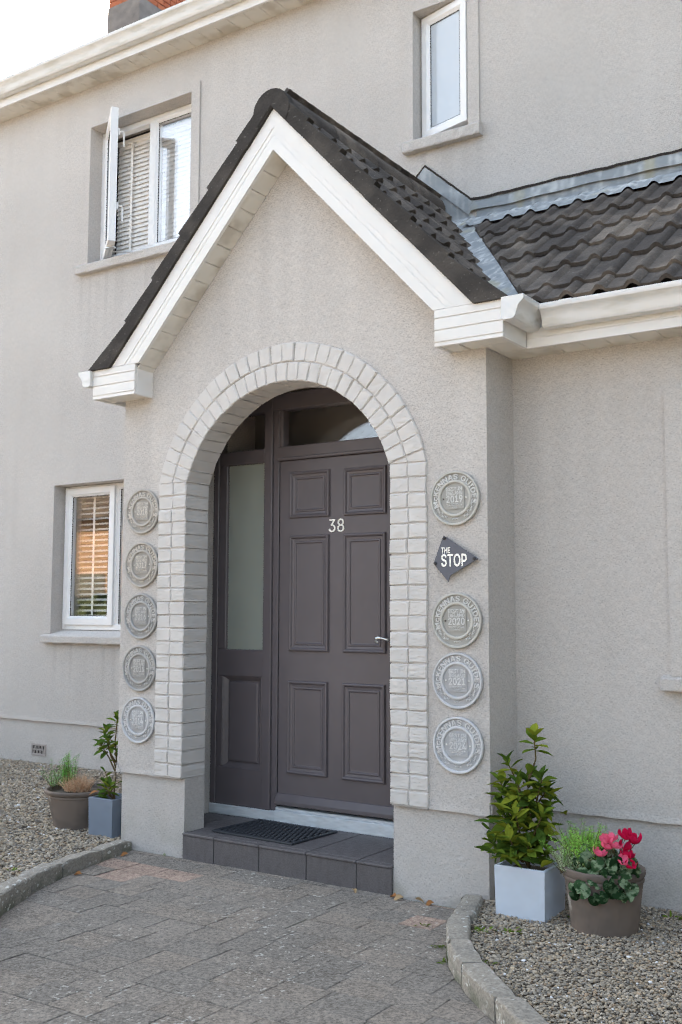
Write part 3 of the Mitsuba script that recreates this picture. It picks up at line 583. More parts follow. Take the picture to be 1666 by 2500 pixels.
# air brick
ab = MB(); x0, x1, z0, z1 = -3.842, -3.678, 0.150, 0.226
add('air_vent', MB().box(x0, x1, YM + PR - .002, YM + PR + .004, z0, z1), 'shadow_gap', parent=H)
ab.box(x0 - .006, x1 + .006, YM + PR - .008, YM + PR + .004, z0 - .012, z0 + .006).box(x0 - .006, x1 + .006, YM + PR - .008, YM + PR + .004, z1 - .006, z1 + .008).box(x0 - .008, x0 + .005, YM + PR - .008, YM + PR + .004, z0, z1).box(x1 - .005, x1 + .006, YM + PR - .008, YM + PR + .004, z0, z1)
for i in range(8):
    cx = x0 + .012 + i * .02
    v, f = boxvf(cx - .0035, cx + .0035, YM + PR - .006, YM + PR + .002, z0 + .004, z1 - .004); v[:, 0] += (v[:, 2] - (z0 + z1) / 2) * (0.18 if i % 2 else -.18); ab.add(v, f)
ab.box(x0, x1, YM + PR - .0065, YM + PR + .002, (z0 + z1) / 2 - .004, (z0 + z1) / 2 + .004)
add('grille', ab, 'terracotta', parent=H + '__air_vent')

# ---------------------------------------------------------------- porch roof
PRF = H + '__porch_roof'
cs = 1 / math.hypot(1, SL); sn = SL * cs        # cos, sin of the slope
def rp(side, s, y, w):
    """point on a porch slope: s down the slope from the apex of the barge line, w above it"""
    s, y, w = np.broadcast_arrays(np.asarray(s, float), np.asarray(y, float), np.asarray(w, float))
    return np.stack([XA + side * (s * cs + w * sn), y, ZAP - s * sn + w * cs], -1)
SLEN = 1.725
mb = MB()
for side in (-1, 1):
    c8 = [rp(side, s, y, w) for (s, y, w) in ((0, -.15, -.03), (SLEN - .04, -.15, -.03), (SLEN - .04, YM, -.03), (0, YM, -.03), (0, -.15, .012), (SLEN - .04, -.15, .012), (SLEN - .04, YM, .012), (0, YM, .012))]
    mb.add(c8, BF)
add('porch_roof', mb, 'shadow_gap', parent=H)
TW, RP = 0.30, 0.15
def prof_tile(n_half=9, start=0.0):
    us = np.linspace(0, TW + .0, 2 * n_half + 1) - TW / 2
    ph = ((us + TW / 2 + start) % RP) / RP
    h = np.where(ph < .56, 0.003 * (np.cos(ph / .56 * 2 * np.pi) * .5 + .5), 0.028 * np.maximum(np.sin((ph - .56) / .44 * np.pi), 0) ** .7)
    return us, h
def roof_tile(length=.345, thick=.020, start=0.0, lift=.025):
    """pan tile with two rolls; local u across, v up the slope (tail at 0), w out"""
    us, h = prof_tile(11, start); n = len(us); ta = rng.normal(0, .0015, n)
    rows = [(0.0, lift), (length * .5, lift * .5), (length, 0)]
    L = []
    V = []
    for (vv, w) in rows: V += [[u, vv + (ta[i] if vv == 0 else 0), h[i] + w] for i, u in enumerate(us)]
    for (vv, w) in rows: V += [[u, vv + (ta[i] * .5 if vv == 0 else 0), h[i] * .92 + w - thick] for i, u in enumerate(us)]
    F = []; R_ = 3 * n
    for r in range(2):
        for i in range(n - 1):
            a = r * n + i; F += [[a, a + 1, a + n + 1], [a, a + n + 1, a + n]]
            a += R_; F += [[a, a + n + 1, a + 1], [a, a + n, a + n + 1]]
    for i in range(n - 1):
        F += [[i, R_ + i + 1, i + 1], [i, R_ + i, R_ + i + 1]]; a = 2 * n + i; F += [[a, a + 1, R_ + a + 1], [a, R_ + a + 1, R_ + a]]
    for r in range(2):
        a, b = r * n, r * n + n; F += [[a, b, R_ + b], [a, R_ + b, R_ + a]]; a, b = a + n - 1, b + n - 1; F += [[a, R_ + b, b], [a, R_ + a, R_ + b]]
    V = np.array(V)
    V[:, 0] *= .993; V += rng.normal(0, .0009, V.shape)
    return V, np.array(F)
TM = ['roof_tile', 'roof_tile', 'roof_tile_b', 'roof_tile_c']
def clip(v, f, nrm, off):
    """keep the half space nrm.x >= off"""
    try:
        m = m3.Manifold(m3.Mesh(np.asarray(v, np.float32), np.asarray(f, np.uint32)))
        if m.is_empty(): return v, f
        m = m.trim_by_plane(tuple(map(float, nrm)), float(off)).to_mesh()
        return np.array(m.vert_properties[:, :3], float), np.array(m.tri_verts)
    except Exception: return v, f
G = 0.30
VP = np.array([1.0, 0.69, 0]); VP /= np.linalg.norm(VP)
for side in (1, -1):
    for c in range(6):
        s_tail = SLEN - .005 - c * G
        if s_tail < 0.15: break
        ny = 6; y0 = -.125 + (0.15 if c % 2 else 0.0) - .15
        for k_ in range(7):
            yc = y0 + .15 + k_ * TW
            if yc - .15 > YM - .03: break
            v, f = roof_tile(start=.0)
            # the tile's u axis runs along y; for the right slope u = +y, up slope = -s
            u, vv, w = v[:, 0], v[:, 1], v[:, 2]
            pts = rp(side, s_tail - vv, yc + u, .022 + w + rng.normal(0, .0012) + (np.maximum(0, .25 - vv) * .13 if c == 0 else 0))
            if side < 0: f = f[:, ::-1]
            else: f = f
            fl = f[:, ::-1]
            mm = (pts, fl if trimesh.Trimesh(pts, fl, process=False).volume > 0 else fl[:, ::-1])
            if pts[:, 1].min() < -.128: mm = clip(*mm, (0, 1, 0), -.128)
            if pts[:, 1].max() > YM - .01: mm = clip(*mm, (0, -1, 0), -(YM - .012))
            if side > 0:
                q = pts @ VP; lim = 1.385 / math.hypot(1, .69)
                if q.min() > lim: continue
                if q.max() > lim: mm = clip(*mm, -VP, -lim)
            if len(mm[0]) < 4: continue
            add('tile', mm, random.choice(TM), smooth=35, parent=PRF)
    # cloaked verge units: a deep face that laps down beside the barge board
    for c in range(7):
        s1 = SLEN + .035 - c * G; s0 = s1 - G - .0
        if c == 0: s1 += .15
        if s1 < 0.1: break
        s0 = max(s0, 0.0)
        wt = .086 + .0
        g = []
        for (s, dw) in ((s1, .055 if c == 0 else .010), (s0, -.010)):
            cut = .085 if (c == 0 and s == s1) else 0
            for (y, w) in ((-.172, -.002), (-.172, wt + dw - .006), (-.166, wt + dw), (-.118, wt + dw - .004), (-.112, wt + dw - .02), (-.112, -.002)):
                g.append(rp(side, s - (cut * (.1 - 0) / .1 * 0 if w > .04 else cut * .0), y + rng.normal(0, .0008), w + rng.normal(0, .0012)))
        g = np.array(g).reshape(2, 6, 3)
        v, f = loft(g); tm = trimesh.Trimesh(v, f, process=False)
        mm = (v, f if tm.volume > 0 else f[:, ::-1])
        if c == 0: mm = clip(*mm, (0, 0, 1), 2.7655)
        add('verge_tile', mm, 'verge', parent=PRF)
# ridge: half round tiles, the front one filled solid
for i in range(4):
    y0, y1 = -.130 + i * .43, -.130 + (i + 1) * .43 - .006
    y1 = min(y1, YM - .03)
    loops = []
    for y, sc in ((y0, .985), (y0 + .012, 1.0), (y1 - .012, 1.0 if i else 1.0), (y1, .985)):
        an = np.linspace(-.62, math.pi + .62, 22); r = .116 * sc + .004 * (i % 2)
        loops.append([[XA + r * math.cos(a), y, 4.008 + r * math.sin(a)] for a in an])
    v, f = loft(loops); v = v + rng.normal(0, .0012, v.shape)
    add('ridge_tile', (v, f), TM[3] if i < 1 else TM[i % 3 + 1], smooth=40, parent=PRF)
rend = Point(XA, 4.008).buffer(.119, 24).difference(Polygon([(XA, ZAP + .004), (XA + 1, ZAP + .004 - SL), (XA - 1, ZAP + .004 - SL)]))
add('ridge_end', wallpoly(rend, -.1765, -.128), 'verge', parent=PRF)
# barge boards with grooves, end boxes, soffit strips
def barge(side):
    w = 0.232 * cs
    out = MB(); segs = [(.0, .074), (.079, .10), (.105, w)]
    for k_, (a, b) in enumerate(segs):
        a_ = a; ys = YB + (.0 if k_ != 1 else .0015)
        def px(s, d): return rp(side, s, 0, -d)
        # mitre at the apex: x = XA ; lower end: horizontal cut at z = ZBT
        def top(d): return np.array([XA, 0, ZAP - d / cs])
        def bot(d):
            z = ZBT - .001; x = XA + side * ((ZAP - d / cs) - z) / SL; return np.array([x, 0, z])
        q = [top(a), bot(a), bot(b), top(b)]
        vv = np.array([[p_[0], ys, p_[2]] for p_ in q] + [[p_[0], ys + .022, p_[2]] for p_ in q])
        F = [[0, 1, 2], [0, 2, 3], [4, 6, 5], [4, 7, 6], [0, 4, 5], [0, 5, 1], [1, 5, 6], [1, 6, 2], [2, 6, 7], [2, 7, 3], [3, 7, 4], [3, 4, 0]]
        if side > 0: F = [t[::-1] for t in F]
        F = np.array(F); tm = trimesh.Trimesh(vv, F, process=False)
        out.add(vv, F if tm.volume > 0 else F[:, ::-1])
    d0, d1 = .0, w
    q = [top(.003), bot(.003), bot(w - .003), top(w - .003)]
    vv = np.array([[p_[0], YB + .004, p_[2]] for p_ in q] + [[p_[0], YB + .02, p_[2]] for p_ in q]); F = np.array([[0, 1, 2], [0, 2, 3], [4, 6, 5], [4, 7, 6]])
    out.add(vv, F if side < 0 else F[:, ::-1])
    add('bargeboard', out, 'upvc', parent=H)
    so = add('verge_soffit', (np.array([[XA, YB + .02, ZAP - w / cs + .012], [XA + side * 1.08, YB + .02, ZAP - w / cs + .012 - SL * 1.08], [XA + side * 1.08, .004, ZAP - w / cs + .012 - SL * 1.08], [XA, .004, ZAP - w / cs + .012]]), np.array([[0, 1, 2], [0, 2, 3]])), 'shadow_gap', parent=H)
    z_in = ZAP - w / cs
    smax = (z_in - ZB) / sn - .03; s = 0.002
    while s < smax - .03:
        e = min(s + .118, smax)
        P0 = lambda s_, y, dw: [XA + side * (s_ * cs) - side * dw * sn * -1 * 0, y, z_in - s_ * sn + dw]
        c8 = [P0(s + .004, YB + .022, 0), P0(e - .004, YB + .022, 0), P0(e - .004, -.002, 0), P0(s + .004, -.002, 0), P0(s + .004, YB + .022, .010), P0(e - .004, YB + .022, .010), P0(e - .004, -.002, .010), P0(s + .004, -.002, .010)]
        c8 = np.array(c8); F = BF if trimesh.Trimesh(c8, BF, process=False).volume > 0 else BF[:, ::-1]
        add('board', (c8, F), 'soffit_pvc', parent=so); s = e
barge(-1); barge(1)
def grooved_box(x0, x1, yb, name):
    out = MB()
    zs = [ZB, ZB + .020, ZB + .078, ZB + .135, ZBT]
    for i, (a, b) in enumerate(zip(zs[:-1], zs[1:])): out.add(*cbox(x0, x1, YB, YB + .02, a + (.0022 if i else 0), b - .0022, .0015))
    out.box(x0 + .002, x1 - .002, YB + .007, YB + .02, ZB, ZBT)
    return out
b = grooved_box(-1.3025, -0.963, 0, 'l'); b.add(*cbox(-0.983, -0.963, YB + .021, -.001, ZB, ZBT + .01, .001)).box(-1.3025, -1.283, YB + .021, YM, ZB, ZBT)
b.box(-1.3025, -0.963, YB + .02, 0.0, ZBT - .004, ZBT)
add('box_end', b, 'upvc', parent=H)
b = grooved_box(0.9908, 1.344, 0, 'r'); b.add(*cbox(1.324, 1.344, YB + .021, 0.11, ZB, ZBT, .001)).add(*cbox(0.9908, 1.011, YB + .021, -.001, ZB, ZBT, .001)).box(0.9908, 1.344, YB + .02, 0.0, ZBT - .004, ZBT)
add('box_end', b, 'upvc', parent=H)
# side fascia and soffits
add('fascia', MB().add(*cbox(1.3445, 3.9, 0.110, 0.128, ZB, ZB + .045, .001)).add(*cbox(1.3445, 3.9, 0.112, 0.128, ZB + .046, 2.79, .001)).box(1.972, 1.976, .1085, .112, ZB, 2.66), 'upvc', parent=H)
SF = add('soffit', MB().box(1.19, 3.9, .129, YR - .001, ZB + .016, ZB + .022), 'shadow_gap', parent=H)
x = 1.345
while x < 3.85:
    add('board', MB().box(x + .002 if x > 1.4 else 1.3245, x + .118, .129, YR + .004, ZB + .004, ZB + .014), 'soffit_pvc', parent=SF); x += .12
for a, b in ((1.004, 1.10), (1.103, 1.186)): add('board', MB().box(a + .008, b, YB + .022, -.002, ZB + .004, ZB + .014), 'soffit_pvc', parent=SF)
for a, b in ((YB + .022, -.04), (-.037, .128), (.131, YR)): add('board', MB().box(1.188, 1.323, a, b, ZB + .004, ZB + .014), 'soffit_pvc', parent=SF)
for a, b in ((YB + .022, -.002),): add('board', MB().box(-1.28, -0.985, a, b, ZB + .004, ZB + .014), 'soffit_pvc', parent=SF)
# main eaves
ZE = 5.856; YE = YM - .20
add('fascia', MB().add(*cbox(-16.2, 6.2, YE, YE + .018, ZE, 6.03, .001)), 'upvc', parent=H)
SE = add('soffit', MB().box(-16.0, 6.0, YE + .019, YM - .001, ZE + .018, ZE + .024), 'shadow_gap', parent=H)
x = -5.0
while x < 0.6:
    add('board', MB().box(x + .002, x + .150, YE + .019, YM + .004, ZE + .005, ZE + .016), 'soffit_pvc', parent=SE); x += .152
def ogee(y, z, s=1.0, out=-1):
    p_ = [(0, 0), (0, -.105), (.012, -.112), (.052, -.112), (.064, -.108), (.074, -.094), (.078, -.074), (.086, -.052), (.100, -.036), (.112, -.026), (.116, -.016), (.116, 0), (.110, .003), (.108, -.002), (.111, -.014), (.107, -.022), (.095, -.033), (.081, -.050), (.073, -.074), (.069, -.091), (.060, -.103), (.050, -.107), (.014, -.107), (.005, -.100), (.004, 0)]
    return [(y + out * a * s, z + b * s) for a, b in p_]
def gutter(prof, a, b, axis, extra=None):
    v, f = sweep(prof, a, b, axis); m = MB().add(v, f if trimesh.Trimesh(v, f, process=False).volume > 0 else f[:, ::-1])
    if extra: extra(m)
    return add('gutter', m, 'gutter_pvc', smooth=25, parent=H)
def coll(y, z, xs, s=1.03):
    def fn(m):
        for x in xs:
            v, f = sweep(ogee(y + .001, z + .002, s), x - .03, x + .03, 'x'); m.add(v, f if trimesh.Trimesh(v, f, process=False).volume > 0 else f[:, ::-1])
    return fn
gutter(ogee(YE - .002, 6.035, .98), -16.2, 6.2, 'x', coll(YE - .002, 6.035, [-3.62, -1.62, .3], 1.01))
add('fascia_joint', MB().add(*cbox(-1.80, -1.782, YE - .003, YE + .002, ZE - .001, 5.95, .001)), 'upvc', parent=H)
gutter(ogee(.108, 2.764, .92), 1.452, 3.9, 'x', coll(.108, 2.764, [1.58, 3.0], .95))
def stop(prof, y, m):
    mt = trimesh.creation.extrude_polygon(Polygon([p_ for p_ in prof[:12]]), .004, engine='earcut'); v = np.array(mt.vertices)
    m.add(np.stack([v[:, 0], y + v[:, 2], v[:, 1]], 1), mt.faces)
gutter(ogee(1.346, 2.768, .94, 1), YB - .02, 0.10, 'y', lambda m: stop(ogee(1.346, 2.768, .94, 1), YB - .024, m))
gutter(ogee(-1.304, 2.764, .85, -1), YB - .02, YM - .002, 'y', lambda m: stop(ogee(-1.304, 2.764, .85, -1), YB - .024, m))

# ---------------------------------------------------------------- side roof
SRF = H + '__side_roof'
PT = 0.735; c2 = 1 / math.hypot(1, PT); s2 = PT * c2
Z0R = 2.735
def sp(x, t, w):
    """side roof: t up the slope from y=0, w out of it"""
    x, t, w = np.broadcast_arrays(np.asarray(x, float), np.asarray(t, float), np.asarray(w, float))
    return np.stack([x, t * c2 - w * s2, Z0R + t * s2 + w * c2], -1)
q8 = [sp(x, t, w) for (x, t, w) in ((1.19, .12, -.02), (6.1, .12, -.02), (6.1, 1.98, -.02), (1.19, 1.98, -.02), (1.19, .12, .006), (6.1, .12, .006), (6.1, 1.98, .006), (1.19, 1.98, .006))]
add('side_roof', (np.array(q8), BF), 'shadow_gap', parent=H)
VQ = np.array([1.0, .703, 0]); VQ /= np.linalg.norm(VQ); limq = 1.405 / math.hypot(1, .703)
GR = 0.298
for c in range(6):
    t0 = 0.165 / c2 + (c - 1) * GR if c else 0.035
    xo = (0.15 if c % 2 else 0.0) + 0.118
    for k_ in range(14):
        xc = .15 + xo + k_ * TW
        if xc > 3.9: break
        v, f = roof_tile(length=.36 if c else .26, start=.0)
        pts = sp(xc + v[:, 0], t0 + v[:, 1], .008 + v[:, 2] + rng.normal(0, .0015))
        tm = trimesh.Trimesh(pts, f, process=False); ff = f if tm.volume > 0 else f[:, ::-1]; mm = (pts, ff)
        q = pts @ VQ
        if q.max() < limq: continue
        if q.min() < limq: mm = clip(*mm, VQ, limq)
        if len(mm[0]) < 4: continue
        add('tile', mm, random.choice(TM), smooth=35, parent=SRF)

# ---------------------------------------------------------------- lead work
LD = H + '__flashing'
def sheet(fn, us, vs, thick=.003):
    A = np.array([[fn(u, v) for u in us] for v in vs]); n, m_ = len(us), len(vs)
    V = A.reshape(-1, 3); F = []
    for j in range(m_ - 1):
        for i in range(n - 1):
            a = j * n + i; F += [[a, a + 1, a + n + 1], [a, a + n + 1, a + n]]
    return V, np.array(F)
xs = np.linspace(0.32, 4.2, 200)
wob = lambda x: .004 * math.sin(7 * x) + .003 * math.sin(17 * x + 1)
add('flashing', sheet(lambda u, v: (u, YM - .010 - .016 * v - .003 * math.sin(9 * u), 4.042 + v * (3.966 + wob(u) - 4.042)), xs, [0, .33, .66, 1]), 'lead', smooth=True, parent=H)
xs2 = np.linspace(.36, 4.2, 640)
def apron(u, v):
    ph = ((u - 0.118) % RP) / RP
    hh = .003 if ph < .56 else .028 * max(0, math.sin((ph - .56) / .44 * math.pi)) ** .7
    path = [(YM - .008, 3.985, 0, 0), (YM - .012, 3.90, 0, 0), (YM - .06, 3.876, .04, 0), (1.47, None, .25, .020), (1.365 + .006 * math.sin(5 * u), None, .75, .006)]
    i = min(int(v), 3); t = v - i
    def ev(k):
        y, z, a, lf = path[k]
        zs = Z0R + PT * y + (.019 + a * hh) / c2 + .006 + lf
        return (y, zs if z is None else z + a * hh)
    (ya, za), (yb, zb) = ev(i), ev(i + 1) if i + 1 < 5 else ev(i)
    return (u, ya + (yb - ya) * t, za + (zb - za) * t)
add('apron', sheet(apron, xs2, [0, .5, 1, 1.5, 2, 2.5, 3, 3.5, 3.999]), 'lead', smooth=True, parent=LD)
# raking flashing above the porch roof, seam and peak
pk, cr = np.array([-.021, 4.354]), np.array([.325, 4.044])
def rake(lo, hi, y, a, b, name='cover'):
    d = (cr - pk) / np.linalg.norm(cr - pk); nn = np.array([-d[1], d[0]]) * -1
    nn = nn if nn[1] < 0 else -nn
    def fn(u, v):
        p_ = pk + d * u + nn * (lo + (hi - lo) * v); return (p_[0], y - .003 * v - .002 * math.sin(20 * u), p_[1])
    return sheet(fn, np.linspace(a, b, 20), [0, .5, 1])
Lr = float(np.linalg.norm(cr - pk))
add('raking_piece', rake(0, .085, YM - .016, 0, Lr + .05), 'lead', smooth=True, parent=LD)
add('raking_piece', rake(.07, .20, YM - .009, -.02, .15), 'lead', smooth=True, parent=LD)
add('raking_piece', rake(.07, .25, YM - .008, .155, Lr + .10), 'lead', smooth=True, parent=LD)
pl_ = Polygon([(-.021, 4.354), (-.25, 4.13), (-.2, 4.05), (-.03, 4.24)])
add('raking_piece', wallpoly(pl_, YM - .014, YM - .006), 'lead', parent=LD)
ch = MB()  # dark strip standing in for the shade line under the render edge
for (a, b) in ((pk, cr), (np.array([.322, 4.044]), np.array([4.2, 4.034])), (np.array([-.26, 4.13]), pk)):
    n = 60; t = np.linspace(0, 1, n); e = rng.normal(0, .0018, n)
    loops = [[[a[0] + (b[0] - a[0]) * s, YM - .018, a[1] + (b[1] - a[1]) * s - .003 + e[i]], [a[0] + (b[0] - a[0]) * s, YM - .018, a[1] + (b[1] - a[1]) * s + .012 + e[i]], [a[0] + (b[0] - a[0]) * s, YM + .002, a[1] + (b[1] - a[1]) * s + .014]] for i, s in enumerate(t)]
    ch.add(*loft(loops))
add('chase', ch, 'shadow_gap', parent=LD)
# valley trough: follows the meeting line of the two roofs
def vl(u):
    y = 1.60 + u * (-.03 - 1.60); zz = Z0R + PT * y + .02; return XA + (ZAP + .02 - zz) / SL, y, zz
A0, B0 = vl(0), vl(1); VV = []
for (x, y, zz) in (A0, B0): VV += [[x - .16, y, zz + .16 * SL + .004], [x, y, zz], [x + .16, y, zz + .006]]
add('valley', (np.array(VV), np.array([[0, 1, 4], [0, 4, 3], [1, 2, 5], [1, 5, 4]])), 'lead', parent=LD)

# ---------------------------------------------------------------- chimney
CH = H + '__chimney'
cx0, cx1, cy0, cy1 = -6.20, -5.67, 4.5, 5.62
add('chimney', MB().box(cx0 + .012, cx1 - .012, cy0 + .012, cy1 - .012, 7.4, 11.2), 'cement', parent=H)
add('cement_base', MB().add(*cbox(cx0 - .016, cx1 + .016, cy0 - .016, cy1 + .016, 7.6, 8.99, .01)), 'cement', parent=CH)
nb_ = 0
for r in range(12):
    z0 = 8.995 + r * .075
    off = 0.1125 if r % 2 else 0.0
    x = cx0 - off + .0
    while x < cx1:
        a, b = max(x, cx0), min(x + .215, cx1); x += .225
        if b - a > .03: add('brick', cbox(a, b, cy0, cy0 + .1, z0, z0 + .066, .003, .0008), 'red_brick', parent=CH)
    y = cy0 + .105 - off
    while y < cy1:
        a, b = max(y, cy0 + .105), min(y + .215, cy1); y += .225
        if b - a > .03: add('brick', cbox(cx1 - .1, cx1, a, b, z0, z0 + .066, .003, .0008), 'red_brick', parent=CH)

# ---------------------------------------------------------------- award plaques
def bend_text(s, h, r, a_mid, z0, squash=1.0, small=()):
    """letters set round a circle, reading clockwise about the angle a_mid; local x right, y up, z out"""
    out = MB(); ws = []
    ms = []
    for i, chx in enumerate(s):
        if chx == ' ': ms.append(None); ws.append(h * .55); continue
        hh = h * (.74 if i in small else 1); m = meshkit.text_mesh(chx, hh, .0045, True); v = np.array(m.vertices); v[:, 0] -= v[:, 0].min(); ms.append((v, np.array(m.faces))); ws.append(v[:, 0].max() + h * .16)
    tot = sum(ws); a = a_mid + tot / 2 / r
    for w, m in zip(ws, ms):
        if m is not None:
            v, f = m; th_ = a - v[:, 0] / r; rr = r + v[:, 1]
            out.add(np.stack([rr * np.cos(th_), rr * np.sin(th_), v[:, 2] + z0], 1), f)
        a -= w / r
    return out
RINGTXT = bend_text('MCKENNAS GUIDES', 0.0250, 0.0905, math.radians(91), .0065, small=(1,)).get()
def flat_text(s, h, y, z0, wmax):
    m = meshkit.text_mesh(s, h, .0022, True); v = np.array(m.vertices); v[:, 0] -= (v[:, 0].min() + v[:, 0].max()) / 2
    k = wmax / (v[:, 0].max() - v[:, 0].min()); v[:, 0] *= k; v[:, 1] += y; v[:, 2] += z0; return v, np.array(m.faces)
def leafspray():
    out = MB()
    for sg in (-1, 1):
        for i in range(7):
            a = math.radians(-90 + sg * (30 + i * 8)); r = .099 + .008 * math.sin(i * 2.3); c = np.array([r * math.cos(a), r * math.sin(a), .0095])
            for dd in (.6, -.5):
                t = a + math.pi / 2 + dd; d = np.array([math.cos(t), math.sin(t), 0])
                out.add(*tube([c - d * .009, c, c + d * .009], [.0006, .0022, .0006], 5))
    return out.get()
SPRAY = leafspray()
AWARD = flat_text('AWARD', .0062, -.1005, .0065, .036)
BODY = []
for t, h, y, wd in (('BEST IN', .0160, .0365, .084), ('IRELAND', .0160, .0165, .086)): BODY.append(flat_text(t, h, y, .0095, wd))
for y, wd, t in ((-.0285, .084, 'RECOMMENDED BY'), (-.0355, .082, 'JOHN & SALLY MCKENNAS'), (-.0445, .03, 'GUIDES')): BODY.append(flat_text(t, .0040, y, .0095, wd))
Rp = .130
def plaque(x, z, year, mi_, lab, group):
    k = empty('award_plaque'); tag(k, lab, 'plaque', group)
    x += rng.normal(0, .0006); tilt = rng.normal(0, .012)
    def W(v):
        v = np.asarray(v); c, s = math.cos(tilt), math.sin(tilt)
        return np.stack([x + v[:, 0] * c - v[:, 1] * s, -.004 - v[:, 2], z + v[:, 0] * s + v[:, 1] * c], 1)
    base, hi = 'cast_%d' % mi_, 'cast_proud_%d' % mi_
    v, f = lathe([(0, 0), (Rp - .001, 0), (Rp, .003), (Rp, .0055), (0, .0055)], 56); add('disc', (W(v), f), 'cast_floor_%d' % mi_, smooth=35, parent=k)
    an = np.linspace(0, 2 * np.pi, 57)[:-1]
    for pr_ in ([(Rp - .001, .003), (Rp + .0005, .005), (Rp + .0005, .0125), (Rp - .002, .0155), (Rp - .008, .0155), (Rp - .0115, .012), (Rp - .0125, .0045)], [(.0895, .0045), (.0875, .0125), (.0845, .0145), (.0785, .0145), (.0755, .0125), (.0740, .0045)]):
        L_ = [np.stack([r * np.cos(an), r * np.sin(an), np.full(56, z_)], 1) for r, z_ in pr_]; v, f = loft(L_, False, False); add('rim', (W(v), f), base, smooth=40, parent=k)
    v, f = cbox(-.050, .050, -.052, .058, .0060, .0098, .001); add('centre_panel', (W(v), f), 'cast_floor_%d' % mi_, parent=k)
    m = MB()
    for v, f in [RINGTXT, AWARD] + BODY + [flat_text(year, .0315, -.0190, .0095, .086)]: m.add(W(v), f)
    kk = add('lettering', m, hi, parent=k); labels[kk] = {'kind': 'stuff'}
    kk = add('leaf_spray', (W(SPRAY[0]), SPRAY[1]), hi, smooth=40, parent=k); labels[kk] = {'kind': 'stuff'}
    for sx in (-1, 1):
        v, f = lathe([(0, .006), (.0042, .006), (.0042, .0085), (.002, .0096), (0, .0096)], 12); v = v + [sx * .0605, 0, 0]
        add('screw', (W(v), f), 'shadow_gap' if sx < 0 and year in ('2019', '2020') else 'steel', parent=k)
    return k
for x, z, yr, mi_, txt in ((1.019, 1.887, '2019', 1, 'cream grey round award plaque dated 2019, uppermost right of the arch'),
                       (1.025, 1.310, '2020', 1, 'cream grey round award plaque dated 2020, just under the dark sign'),
                       (1.025, 1.031, '2021', 2, 'silver grey round award plaque dated 2021, between 2020 and 2024'),
                       (1.028, 0.735, '2024', 4, 'pale silver round award plaque dated 2024, lowest right of the arch')):
    plaque(x, z, yr, mi_, txt, 'round award plaques on the porch')
for x, z, yr, mi_, txt in ((-1.015, 1.926, '2018', 0, 'grey round award plaque dated 2018, uppermost left of the arch'),
                       (-1.014, 1.616, '2017', 0, 'grey round award plaque dated 2017, second from top left of the arch'),
                       (-1.013, 1.320, '2016', 3, 'grey round award plaque dated 2016, in the middle of the left column'),
                       (-1.017, 1.022, '2015', 3, 'grey round award plaque dated 2015, second from bottom of the left column'),
                       (-1.018, 0.729, '2014', 2, 'worn silver round award plaque dated 2014, lowest left of the arch')):
    plaque(x, z, yr, mi_, txt, 'round award plaques on the porch')
# dark kite shaped sign
sg = empty('name_sign'); tag(sg, 'dark slate kite shaped sign reading THE STOP in white', 'sign')
kite = Polygon([(0.965, 1.711), (1.146, 1.598), (1.000, 1.521), (0.990, 1.491), (0.911, 1.579)])
add('plate', wallpoly(kite, -.026, -.020), 'sign_slate', parent=sg)
t1 = text3('THE', .0295, .0012, 0.952, -.0262, 1.6265); 
def fit(s, h, x0, x1, z):
    m = meshkit.text_mesh(s, h, .0012, True); v = np.array(m.vertices); v[:, 0] -= v[:, 0].min(); v[:, 0] *= (x1 - x0) / v[:, 0].max()
    return np.stack([x0 + v[:, 0], -.0262 - v[:, 2], z + v[:, 1]], 1), np.array(m.faces)
m = MB().add(*fit('THE', .0265, .953, 1.0005, 1.6275)).add(*fit('STOP', .0555, .953, 1.0875, 1.5655))
kk = add('lettering', m, 'white_letter', parent=sg); labels[kk] = {'kind': 'stuff'}
for (x, z) in ((0.971, 1.698), (1.127, 1.598), (0.922, 1.580)):
    v, f = lathe([(0, -.024), (.006, -.024), (.006, 0), (.0075, .001), (.0075, .006), (.006, .009), (0, .010)], 14)
    add('standoff', (np.stack([x + v[:, 0], -.026 - v[:, 2], z + v[:, 1]], 1), f), 'black_plastic', smooth=40, parent=sg)

# ---------------------------------------------------------------- door mat
dm = empty('doormat'); tag(dm, 'black ribbed rubber doormat lying on the tiled step', 'doormat')
mb = MB(); hx, hy = .286, .200; th_ = math.radians(-3.0); cx, cy = -.268, .298; zz = .1385
mb.add(*cbox(-hx, hx, -hy, -hy + .022, 0, .011, .004)).add(*cbox(-hx, hx, hy - .022, hy, 0, .011, .004)).add(*cbox(-hx, -hx + .022, -hy + .022, hy - .022, 0, .011, .004)).add(*cbox(hx - .022, hx, -hy + .022, hy - .022, 0, .011, .004))
mb.box(-hx + .02, hx - .02, -hy + .02, hy - .02, 0, .002)
v, f = mb.get(); c, s = math.cos(th_), math.sin(th_); Mz = np.array([[c, -s, 0], [s, c, 0], [0, 0, 1]])
add('border', (xform(v, Mz, (cx, cy, zz)), f), 'mat_rubber', parent=dm)
gm = MB(); nx_, ny_ = 17, 12
for i in range(nx_):
    for j in range(ny_):
        x = -hx + .03 + (i + .5 * (j % 2)) * (2 * hx - .06) / nx_; y = -hy + .026 + j * (2 * hy - .052) / (ny_ - 1)
        gm.add(*cbox(x - .0015, x + .0200, y - .0075, y + .0075, .003, .0125, .003))
v, f = gm.get(); kk = add('studs', (xform(v, Mz, (cx, cy, zz)), f), 'mat_rubber', parent=dm); labels[kk] = {'kind': 'stuff'}

